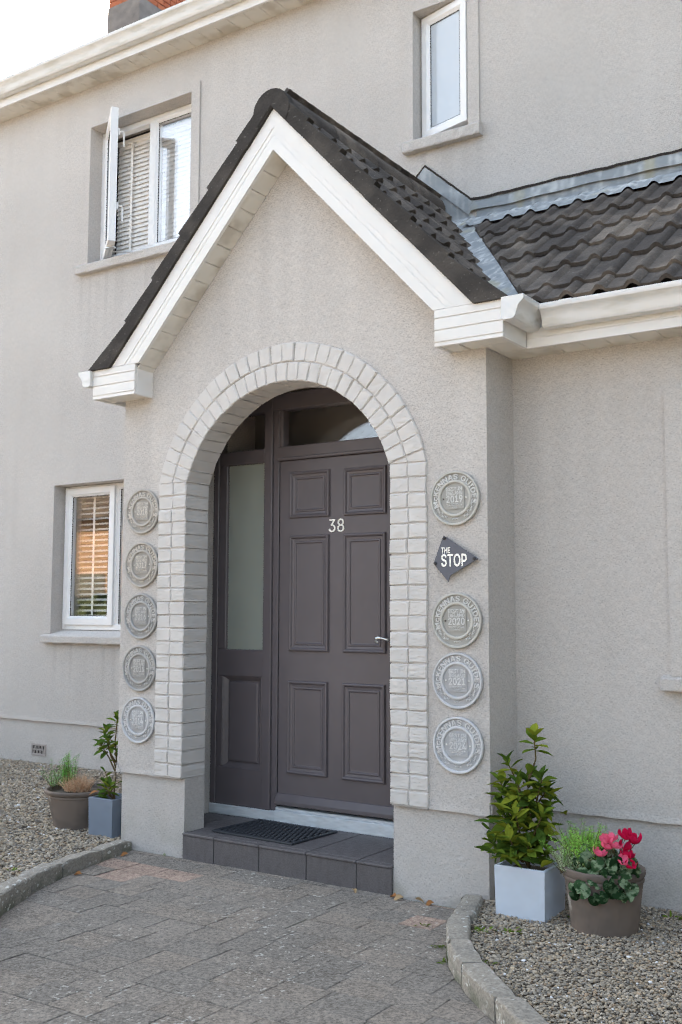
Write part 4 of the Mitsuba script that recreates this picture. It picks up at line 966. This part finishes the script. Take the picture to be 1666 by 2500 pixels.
# ---------------------------------------------------------------- pots
def cube_pot(name, x0, y0, w, z0, z1, taper, m_, lab):
    k = empty(name); tag(k, lab, 'plant pot')
    def loop(z, i, g): return [[x0 + i - g, y0 + i - g, z], [x0 + w - i + g, y0 + i - g, z], [x0 + w - i + g, y0 + w - i + g, z], [x0 + i - g, y0 + w - i + g, z]]
    L = [loop(z0, 0, 0), loop(z1 - .003, 0, taper), loop(z1, .003, taper), loop(z1, .014, taper), loop(z1 - .035, .016, taper)]
    add('body', loft(L), m_, parent=k)
    add('soil', quad(loop(z1 - .034, .0155, taper)), 'soil', parent=k)
    return k
cube_pot('cube_planter', 1.285, -.168, .224, .03, .262, .004, 'blue_pot', 'pale blue grey cube planter holding the tall leafy shrub right of the porch')
cube_pot('cube_planter', -1.445, .035, .190, .02, .252, .004, 'slate_pot', 'dark slate blue planter against the porch corner on the left gravel')
def round_pot(cx, cy, z0, z1, rb, rt, m_, lab, flare=.005):
    k = empty('round_pot'); tag(k, lab, 'plant pot'); h = z1 - z0
    R_ = lambda t: rb + (rt - rb) * t
    pr = [(0, 0), (rb - .004, 0), (rb, .006), (R_(.80) - .001, h * .80), (R_(.80) + .003, h * .812), (R_(.84) + .004, h * .84), (R_(.86) + .002, h * .862), (R_(.865) - .001, h * .870), (R_(.88) + flare * .5, h * .885), (R_(.93) + flare, h * .93), (R_(.98) + flare * .8, h * .975), (rt + flare * .3, h * .995), (rt - .006, h), (rt - .016, h * .985), (rt - .022, h * .86), (0, h * .86)]
    v, f = lathe(pr, 56, (cx, cy, z0)); v = v + rng.normal(0, .0004, v.shape)
    add('body', (v, f), m_, smooth=50, parent=k)
    v, f = lathe([(0, h * .865), (rt - .021, h * .865), (rt - .03, h * .885), (0, h * .90)], 30, (cx, cy, z0)); add('soil', (v, f), 'soil', parent=k)
    return k
PRX, PRY = 1.742, -.095
round_pot(PRX, PRY, .035, .302, .134, .166, 'clay_pot', 'brown clay pot holding red cyclamen and green herbs right of the porch')
PLX, PLY = -1.700, .185
round_pot(PLX, PLY, .020, .262, .142, .200, 'clay_pot', 'brown clay pot with dead grass and green sprigs on the left gravel', .011)

# ---------------------------------------------------------------- plants
def frame(d, up=(0, 0, 1)):
    d = np.asarray(d, float); d /= np.linalg.norm(d); s = np.cross(d, up); n = np.linalg.norm(s)
    s = np.array([1., 0, 0]) if n < 1e-4 else s / n; return d, s, np.cross(s, d)
def leafmesh(base, d, L, W, roll=0.0, curl=.25, fold=.22):
    d, s, u = frame(d); c, sn_ = math.cos(roll), math.sin(roll); s, u = s * c + u * sn_, u * c - s * sn_
    t = np.linspace(0, 1, 7); wd = W * np.array([.08, .50, .84, 1, .88, .52, .02]); V = []
    wv = rng.normal(0, .02, 7)
    for i, q in enumerate(t):
        c0 = np.asarray(base) + d * L * q - u * L * curl * q * q + u * L * wv[i] * .4
        e = s * wd[i] * .5; V += [c0 - e + u * wd[i] * fold, c0, c0 + e + u * wd[i] * fold]
    F = []
    for i in range(6):
        a = 3 * i; F += [[a, a + 1, a + 4], [a, a + 4, a + 3], [a + 1, a + 2, a + 5], [a + 1, a + 5, a + 4]]
    return np.array(V), np.array(F)
def shrub(lab, root, tips, mids, weights, scale=1.0, xmax=9, ymax=9, xmin=-9):
    k = empty('laurel_shrub'); tag(k, lab, 'shrub'); st = MB(); nl = 0
    def put(b, d, L, w, r, mt=None):
        nonlocal nl
        v, f = leafmesh(b, d, L, w, r, rng.uniform(.0, .24))
        if v[:, 2].min() < .268 and v[:, 1].min() < -.165 and v[:, 2].max() < .30: return
        v[:, 0] = np.clip(v[:, 0], xmin, xmax); v[:, 1] = np.minimum(v[:, 1], ymax)
        add('leaf', (v, f), mt or 'leaf_%d' % rng.choice(3, p=weights), smooth=True, parent=k); nl += 1
    for (tip, n, start) in tips:
        tip = np.array(tip, float); a = np.array(start, float); m_ = (a + tip) / 2 + np.array([rng.normal(0, .012), rng.normal(0, .012), -.01])
        pts = [a, (a + m_) / 2 + rng.normal(0, .004, 3), m_, (m_ + tip) / 2, tip]; st.add(*tube(pts, [.0052, .0046, .004, .0034, .0022], 6))
        ax = tip - m_; ax /= np.linalg.norm(ax); ga = rng.uniform(0, 6.28)
        _, s_, u_ = frame(ax + [1e-3, 0, 0])
        for i in range(n):
            q = i / max(1, n - 1); g = ga + i * 2.4; el = 1.25 * q - .15 - .15 * rng.random()
            d = (math.cos(g) * s_ + math.sin(g) * u_) * math.cos(el) + (ax * .55 + np.array([0, 0, .45])) * math.sin(el)
            b = tip - ax * (.060 * (1 - q)) * scale
            put(b, d, rng.uniform(.062, .088) * scale * (1 - .28 * q), rng.uniform(.027, .036) * scale, rng.normal(0, .35))
    for (c_, n, r_) in mids:
        for i in range(n):
            g = rng.uniform(0, 6.28); d = np.array([math.cos(g), math.sin(g), rng.uniform(-.15, .9)]); b = np.array(c_) + rng.normal(0, 1, 3) * [r_, r_, r_ * .8]
            put(b, d, rng.uniform(.06, .09) * scale, rng.uniform(.026, .036) * scale, rng.normal(0, .4))
    add('stem', st, 'stem', smooth=60, parent=k)
    return k
bR = (1.395, -.055, .235)
tipsR = [((1.412, -.03, .812), 11, (1.395, -.05, .62)), ((1.395, -.05, .64), 6, bR), ((1.290, -.05, .690), 9, (1.37, -.05, .50)), ((1.270, -.08, .600), 11, (1.37, -.06, .44)), ((1.368, -.12, .615), 11, (1.39, -.06, .42)),
         ((1.462, -.06, .635), 11, (1.40, -.05, .46)), ((1.450, .02, .57), 9, (1.40, -.04, .42)), ((1.300, -.12, .475), 12, (1.38, -.06, .33)), ((1.485, -.12, .485), 12, (1.40, -.06, .34)), ((1.375, -.15, .475), 11, (1.39, -.06, .32)),
         ((1.235, -.12, .345), 11, (1.37, -.06, .26)), ((1.500, -.08, .395), 10, (1.41, -.05, .29)), ((1.36, -.18, .375), 9, bR), ((1.44, -.17, .365), 9, bR)]
shrub('tall glossy green leafy shrub growing in the pale cube planter on the right', bR, tipsR, [((1.38, -.06, .45), 52, .055), ((1.37, -.09, .33), 66, .065), ((1.38, -.05, .57), 26, .040), ((1.36, -.15, .30), 14, .035), ((1.46, -.13, .30), 14, .035), ((1.29, -.12, .32), 14, .03), ((1.43, -.06, .50), 18, .030), ((1.32, -.08, .50), 18, .030)], [.46, .30, .24], 1.20, 9, .285, 1.205)
bL = (-1.335, .13, .235)
tipsL = [((-1.325, .13, .720), 12, (-1.325, .13, .45)), ((-1.405, .11, .640), 11, (-1.33, .13, .45)), ((-1.430, .10, .555), 12, (-1.335, .13, .40)), ((-1.350, .08, .585), 12, (-1.33, .13, .42)), ((-1.26, .13, .60), 10, (-1.32, .13, .42)),
         ((-1.385, .09, .335), 9, bL), ((-1.31, .06, .330), 9, bL), ((-1.355, .07, .40), 3, bL), ((-1.325, .13, .50), 4, bL)]
ks = shrub('slender leafy green shrub growing in the dark slate planter on the left', bL, tipsL, [((-1.36, .12, .56), 14, .04), ((-1.36, .08, .29), 8, .03)], [.36, .52, .12], .98, -1.19)
v, f = leafmesh((-1.40, .06, .285), (-.7, -.5, -.15), .06, .034, .2); add('leaf', (v, f), 'leaf_3', smooth=True, parent=ks); labels[[q for q in scene if q.startswith(ks + '__leaf')][-1]] = {'label': 'withered orange brown leaf'}

def sprigs(lab, key, spots, cols, length, needles, spread, nl=.026):
    k = empty(key); tag(k, lab, key.replace('_', ' ')); out = MB(); st = MB()
    for (x, y, z) in spots:
        ax = np.array([rng.normal(0, spread), rng.normal(0, spread), 1.0]); ax /= np.linalg.norm(ax); L = length * rng.uniform(.65, 1.15); b = np.array([x, y, z]); bend = rng.normal(0, .18, 3)
        P_ = [b + ax * L * q + bend * L * q * q * .4 for q in np.linspace(0, 1, 5)]; st.add(*tube(P_, [.0016, .0015, .0013, .001, .0006], 4))
        col = np.array(cols[rng.integers(len(cols))]) * rng.uniform(.8, 1.2)
        for i in range(needles):
            q = .12 + .88 * i / needles; p_ = b + ax * L * q + bend * L * q * q * .4; g = i * 2.4 + rng.uniform(0, .5)
            d = np.array([math.cos(g), math.sin(g), rng.uniform(.35, 1.0)]); d /= np.linalg.norm(d); e = np.cross(d, rng.normal(0, 1, 3)); e /= np.linalg.norm(e); l = nl * rng.uniform(.6, 1.1) * (1.1 - .5 * q)
            out.add([p_ - e * .0006, p_ + d * l * .55 - e * .0017, p_ + d * l, p_ + d * l * .55 + e * .0017], [[0, 1, 2], [0, 2, 3]], col * (1 + .35 * rng.random()))
    kk = add('foliage', out, 'herb', parent=k); labels[kk] = {'kind': 'stuff'}
    add('stems', st, 'stem', smooth=True, parent=k); return k
def disc(cx, cy, z, r, n, ymin=-9):
    a, q = rng.uniform(0, 6.28, n), np.sqrt(rng.random(n)) * r; return np.stack([cx + q * np.cos(a), cy + q * np.sin(a), np.full(n, z)], 1)
sprigs('bushy bright green herb on the left half of the right clay pot', 'herb', disc(1.672, -.10, .275, .075, 150), [(0.26, 0.52, 0.08), (0.20, 0.44, 0.07), (0.32, 0.58, 0.12)], .175, 40, .38)
sprigs('silvery grey green herb spilling over the left rim of the right clay pot', 'herb', disc(1.62, -.155, .27, .05, 80), [(0.34, 0.44, 0.25), (0.28, 0.40, 0.18), (0.44, 0.50, 0.34)], .105, 30, .62, .020)
sprigs('bright green sprigs standing in the left clay pot', 'herb', disc(-1.775, .16, .245, .035, 22), [(0.12, 0.32, 0.06), (0.16, 0.36, 0.08)], .21, 46, .17, .030)
sprigs('paler green sprigs at the left edge of the left clay pot', 'herb', disc(-1.87, .14, .245, .03, 14), [(0.18, 0.33, 0.13), (0.14, 0.28, 0.08)], .165, 36, .36, .026)
gk = empty('dead_grass'); tag(gk, 'dry straw coloured grass tuft in the left clay pot', 'dry grass'); out = MB()
for i in range(760):
    a, q = rng.uniform(0, 6.28), math.sqrt(rng.random()) * .085; b = np.array([-1.70 + q * math.cos(a), .17 + q * math.sin(a) * .8, .245]); d = np.array([rng.normal(0, .55), rng.normal(0, .55), 1.0]); L = rng.uniform(.05, .135); d /= np.linalg.norm(d)
    tip = b + d * L + np.array([rng.normal(0, .012), rng.normal(0, .012), -.01]); m_ = b + d * L * .6; e = np.cross(d, rng.normal(0, 1, 3)); e *= .0011 / np.linalg.norm(e); c = np.array([(0.56, 0.38, 0.25), (0.50, 0.30, 0.18), (0.62, 0.48, 0.34)][rng.integers(3)])
    out.add([b - e, b + e, m_ + e * .8, m_ - e * .8, tip], [[0, 1, 2], [0, 2, 3], [3, 2, 4]], c)
kk = add('blades', out, 'herb', parent=gk); labels[kk] = {'kind': 'stuff'}
# cyclamen
ck = empty('cyclamen'); tag(ck, 'red and pink flowering cyclamen with mottled round leaves in the right clay pot', 'flowering plant'); st = MB()
def roundleaf(c, nrm, r):
    d, s, u = frame(nrm, (.1, .2, .97)); g = rng.uniform(0, 6.28); s, u = s * math.cos(g) + u * math.sin(g), u * math.cos(g) - s * math.sin(g)
    n = 16; V = [np.asarray(c)]
    for ring, rr in ((1, .55), (2, 1.0)):
        for i in range(n):
            a = i / n * 2 * np.pi; k_ = rr * (1 - .55 * math.exp(-((a - math.pi) / .25) ** 2)); bow = -.28 * rr * rr + .03 * rng.normal()
            V.append(np.asarray(c) + r * (k_ * (math.cos(a) * s + math.sin(a) * u) + bow * d))
    F = [[0, 1 + i, 1 + (i + 1) % n] for i in range(n)]
    for i in range(n): a, b = 1 + i, 1 + (i + 1) % n; F += [[a, a + n, b + n], [a, b + n, b]]
    return np.array(V), np.array(F)
lc = [(1.690, -.20, .335), (1.700, -.235, .29), (1.725, -.235, .305), (1.665, -.24, .255), (1.70, -.265, .262), (1.735, -.27, .245), (1.765, -.275, .225), (1.80, -.27, .235), (1.79, -.245, .30), (1.815, -.24, .335), (1.84, -.22, .34), (1.775, -.235, .345), (1.87, -.20, .285), (1.85, -.24, .255), (1.885, -.19, .25), (1.82, -.265, .265), (1.70, -.17, .385), (1.725, -.19, .365), (1.745, -.22, .27), (1.83, -.25, .295), (1.86, -.16, .32), (1.68, -.255, .225), (1.88, -.22, .225), (1.76, -.15, .36), (1.80, -.16, .37), (1.715, -.215, .345)]
lc += [(1.755, -.21, .325), (1.795, -.22, .32), (1.84, -.19, .315), (1.89, -.15, .30), (1.86, -.19, .345), (1.735, -.18, .345), (1.765, -.25, .275), (1.825, -.255, .245), (1.87, -.215, .305), (1.715, -.255, .275), (1.79, -.18, .35)] + [(1.80 + .012 * i, -.20 + .018 * (i % 6), .315 + .012 * (i % 4)) for i in range(9)]
for c in lc:
    c = np.array(c) + rng.normal(0, .006, 3); nn = np.array([.30 + rng.normal(0, .45), -.70 + rng.normal(0, .3), .45 + rng.normal(0, .35)])
    v, f = roundleaf(c, nn, rng.uniform(.025, .034)); add('leaf', (v, f), 'cyclamen_leaf' if rng.random() < .6 else 'cyclamen_leaf_dark', smooth=True, parent=ck)
    st.add(*tube([(1.79, -.12, .27), (np.array([1.79, -.12, .30]) + c) / 2, c], [.002, .002, .0015], 5))
fl = [((1.845, -.14, .440), 0), ((1.87, -.12, .430), 0), ((1.895, -.13, .422), 0), ((1.800, -.20, .418), 1), ((1.825, -.20, .405), 1), ((1.765, -.22, .368), 1), ((1.865, -.18, .375), 0), ((1.895, -.20, .338), 0), ((1.862, -.21, .352), 1), ((1.785, -.17, .412), 1), ((1.85, -.16, .395), 0), ((1.81, -.19, .430), 1), ((1.855, -.15, .435), 0), ((1.88, -.13, .415), 0), ((1.795, -.20, .395), 1), ((1.87, -.17, .36), 0)]
for c, pale in fl:
    c = np.array(c, float); ax = np.array([rng.normal(.15, .25), rng.normal(-.2, .2), 1.0]); ax /= np.linalg.norm(ax); _, s_, u_ = frame(ax); m = MB(); g0 = rng.uniform(0, 6.28)
    for i in range(5):
        g = g0 + i * 1.2566 + rng.normal(0, .15); rad = math.cos(g) * s_ + math.sin(g) * u_
        d = ax * rng.uniform(.75, 1.1) + rad * rng.uniform(.3, .75); t = np.linspace(0, 1, 5); w = .025 * np.array([.35, .8, 1, .9, .35]); L = rng.uniform(.029, .038); e = np.cross(d, rad); e /= np.linalg.norm(e) + 1e-9; V = []
        for q, ww in zip(t, w): p_ = c + rad * .004 + d * L * q + np.cross(e, d) * .006 * math.sin(q * 3); V += [p_ - e * ww * .5, p_ + rad * .002 * math.sin(q * 5), p_ + e * ww * .5]
        F = []
        for j in range(4): a = 3 * j; F += [[a, a + 1, a + 4], [a, a + 4, a + 3], [a + 1, a + 2, a + 5], [a + 1, a + 5, a + 4]]
        m.add(V, F)
    add('flower', m, 'petal_pale' if pale else 'petal', smooth=True, parent=ck)
    st.add(*tube([(1.80, -.12, .27), (c + [1.80, -.12, .30]) / 2, c + [0, 0, .002]], [.002, .0018, .0016], 5))
add('stem', st, 'stem', smooth=True, parent=ck)
# weeds and fallen leaves
def weed(x, y, z, n, s, lab):
    k = empty('weed'); tag(k, lab, 'weed'); m = MB()
    for i in range(n):
        g = rng.uniform(0, 6.28); b = np.array([x + rng.normal(0, s * .5), y + rng.normal(0, s * .5), z]); d = np.array([math.cos(g), math.sin(g), rng.uniform(.2, 1.2)])
        v, f = leafmesh(b, d, s * rng.uniform(.5, 1.0), s * rng.uniform(.18, .34), rng.normal(0, .4)); m.add(v, f)
    kk = add('leaves', m, 'leaf_0', smooth=True, parent=k); labels[kk] = {'kind': 'stuff'}
weed(1.235, -.545, .0, 22, .034, 'small green weed at the foot of the right kerb, upper clump')
weed(1.315, -.70, .0, 12, .026, 'tiny green weed at the foot of the right kerb, lower clump')
weed(1.005, -.33, .0, 9, .028, 'small upright green weed in the paving joint beside the right pier')
weed(1.34, -.42, .05, 26, .034, 'low green weed on the gravel in front of the pale cube planter')
weed(1.45, -.36, .05, 26, .034, 'spreading green weed on the gravel nearest the pale cube planter corner')
weed(1.53, -.76, .05, 14, .03, 'small green weed on gravel beside the second kerb block')
weed(1.60, -.03, .05, 14, .04, 'green weed between the pale cube planter and the right clay pot')
weed(1.975, .19, .05, 10, .05, 'dark green weed at the wall behind the right clay pot')
weed(-1.02, -.86, .06, 12, .03, 'tiny green weed on gravel behind the left kerb')
weed(-.81, .005, .0, 6, .022, 'tiny yellow green weed at the foot of the left pier')
def fallen(x, y, z, s, lab, m_='leaf_3'):
    v, f = leafmesh((x, y, z), (math.cos(x * 40), math.sin(x * 40), .12), s, s * .55, .3, .5, .5); k = empty('fallen_leaf'); TAKEN.discard(k); k = add(k, (v, f), m_, smooth=True); tag(k, lab, 'fallen leaf')
mat('straw_leaf', {'type': 'principledthin', 'base_color': rgb((0.46, 0.32, 0.18)), 'roughness': .7, 'diff_trans': .3, 'spec_trans': 0.0})
fallen(.735, -.015, .008, .055, 'curled tan fallen leaf at the foot of the right pier near the step', 'straw_leaf')
fallen(.795, -.012, .008, .045, 'second curled tan leaf lying against the right pier', 'straw_leaf')
fallen(.70, -.02, .006, .05, 'brown fallen leaf in the corner of step and right pier')
fallen(.895, -.010, .006, .05, 'small brown leaf near the kerb end by the right pier')
fallen(.458, -.03, .008, .04, 'small tan scrap of leaf below the last joint of the step', 'straw_leaf')
fallen(-.855, -.56, .006, .05, 'brown leaf against the left kerb foot')
fallen(-.985, -.10, .006, .05, 'brown leaf in the corner of left kerb and pier')

# ---------------------------------------------------------------- orange house and hedge across the road, plus unseen additions for bounce and shade
op = empty('opposite_house'); tag(op, 'orange brick house across the road, mirrored in the lower left window', 'house')
ox0, ox1, oy, ze = -34.0, -17.5, -17.5, 4.6
add('wall', MB().box(ox0, ox1, oy - 8, oy, 0, ze), 'brick_orange', parent=op)
v = np.array([[ox0 - .4, oy + .4, ze - .1], [ox1 + .4, oy + .4, ze - .1], [ox1 + .4, oy - 4, ze + 2.9], [ox0 - .4, oy - 4, ze + 2.9], [ox0 - .4, oy - 8.4, ze - .1], [ox1 + .4, oy - 8.4, ze - .1]])
add('roof', (v, np.array([[0, 1, 2], [0, 2, 3], [3, 2, 5], [3, 5, 4], [0, 3, 4], [1, 5, 2]])), 'roof_tile_b', parent=op)
for wx in (-31, -27.5, -24, -20.5):
    add('window', MB().box(wx - .7, wx + .7, oy, oy + .03, 1.2, 2.6), 'fan_glass', parent=op)
cream = empty('opposite_house'); tag(cream, 'unseen cream house added across the road to bounce light back', 'house')  # added for its sunlit bounce onto the front walls
add('wall', MB().box(-11.0, 9.0, oy - 8, oy, 0, 3.3), 'cream_wall', parent=cream)
v = np.array([[-11.4, oy + .4, 3.2], [9.4, oy + .4, 3.2], [9.4, oy - 4, 5.3], [-11.4, oy - 4, 5.3], [-11.4, oy - 8.4, 3.2], [9.4, oy - 8.4, 3.2]])
add('roof', (v, np.array([[0, 1, 2], [0, 2, 3], [3, 2, 5], [3, 5, 4], [0, 3, 4], [1, 5, 2]])), 'roof_tile_b', parent=cream)
for wx in (-9, -5, 3, 7): add('window', MB().box(wx - .7, wx + .7, oy, oy + .03, 1.0, 2.3), 'fan_glass', parent=cream)
add('driveway', MB().box(-16, 12, -9.5, -3.1, -.031, -.012), 'bounce_concrete'); tag('driveway', 'unseen pale ground added to bounce sunlight onto the house front', kind='structure')  # added pale reflector, lifts light on the walls and soffits
for i, (tx, ty, th2) in enumerate([(7.6, -.4, 8.5), (8.0, -3.4, 8.0)]):  # out of view, added to darken the right return of the porch
    k = empty('conifer_tree'); tag(k, 'unseen dark conifer %s added to shade the porch from the right' % ('nearest the house wall', 'further out towards the road')[i], 'tree', 'added shading conifers')
    add('trunk', MB().add(*tube([(tx, ty, 0), (tx, ty, th2 * .5), (tx, ty, th2 * .95)], [.2, .13, .03], 8)), 'stem', smooth=True, parent=k)
    n = 5200; q = rng.random(n) ** .8; hh = .4 + (th2 - .4) * q; rr = (1 - q) ** .7 * 2.1 * np.sqrt(rng.uniform(.35, 1, n)) * (1 + .2 * np.sin(9 * hh)); an = rng.uniform(0, 6.28, n)
    c = np.stack([tx + rr * np.cos(an), ty + rr * np.sin(an), hh], 1); e1 = rng.normal(0, 1, (n, 3)); e1 *= .17 / np.linalg.norm(e1, axis=1, keepdims=True); e2 = np.cross(e1, rng.normal(0, 1, (n, 3))); e2 *= .09 / np.linalg.norm(e2, axis=1, keepdims=True)
    V = np.stack([c - e1, c + e2, c + e1, c - e2], 1).reshape(-1, 3); F = (4 * np.arange(n)[:, None, None] + np.array([[0, 1, 2], [0, 2, 3]])).reshape(-1, 3)
    add('crown', (V, F), 'hedge_leaf', parent=k)
hd = empty('hedge'); tag(hd, 'dark clipped hedge across the road facing the house', 'hedge')
hm_ = trimesh.creation.box([60, 1.1, 1.75]).subdivide_to_size(.35); v = np.array(hm_.vertices) + [-8, -14.6, .85]; v += (meshkit.fbm(v * 2.3, 3)[:, None] - .5) * .5
add('leaves', (v, np.array(hm_.faces)), 'hedge_leaf', parent=hd)
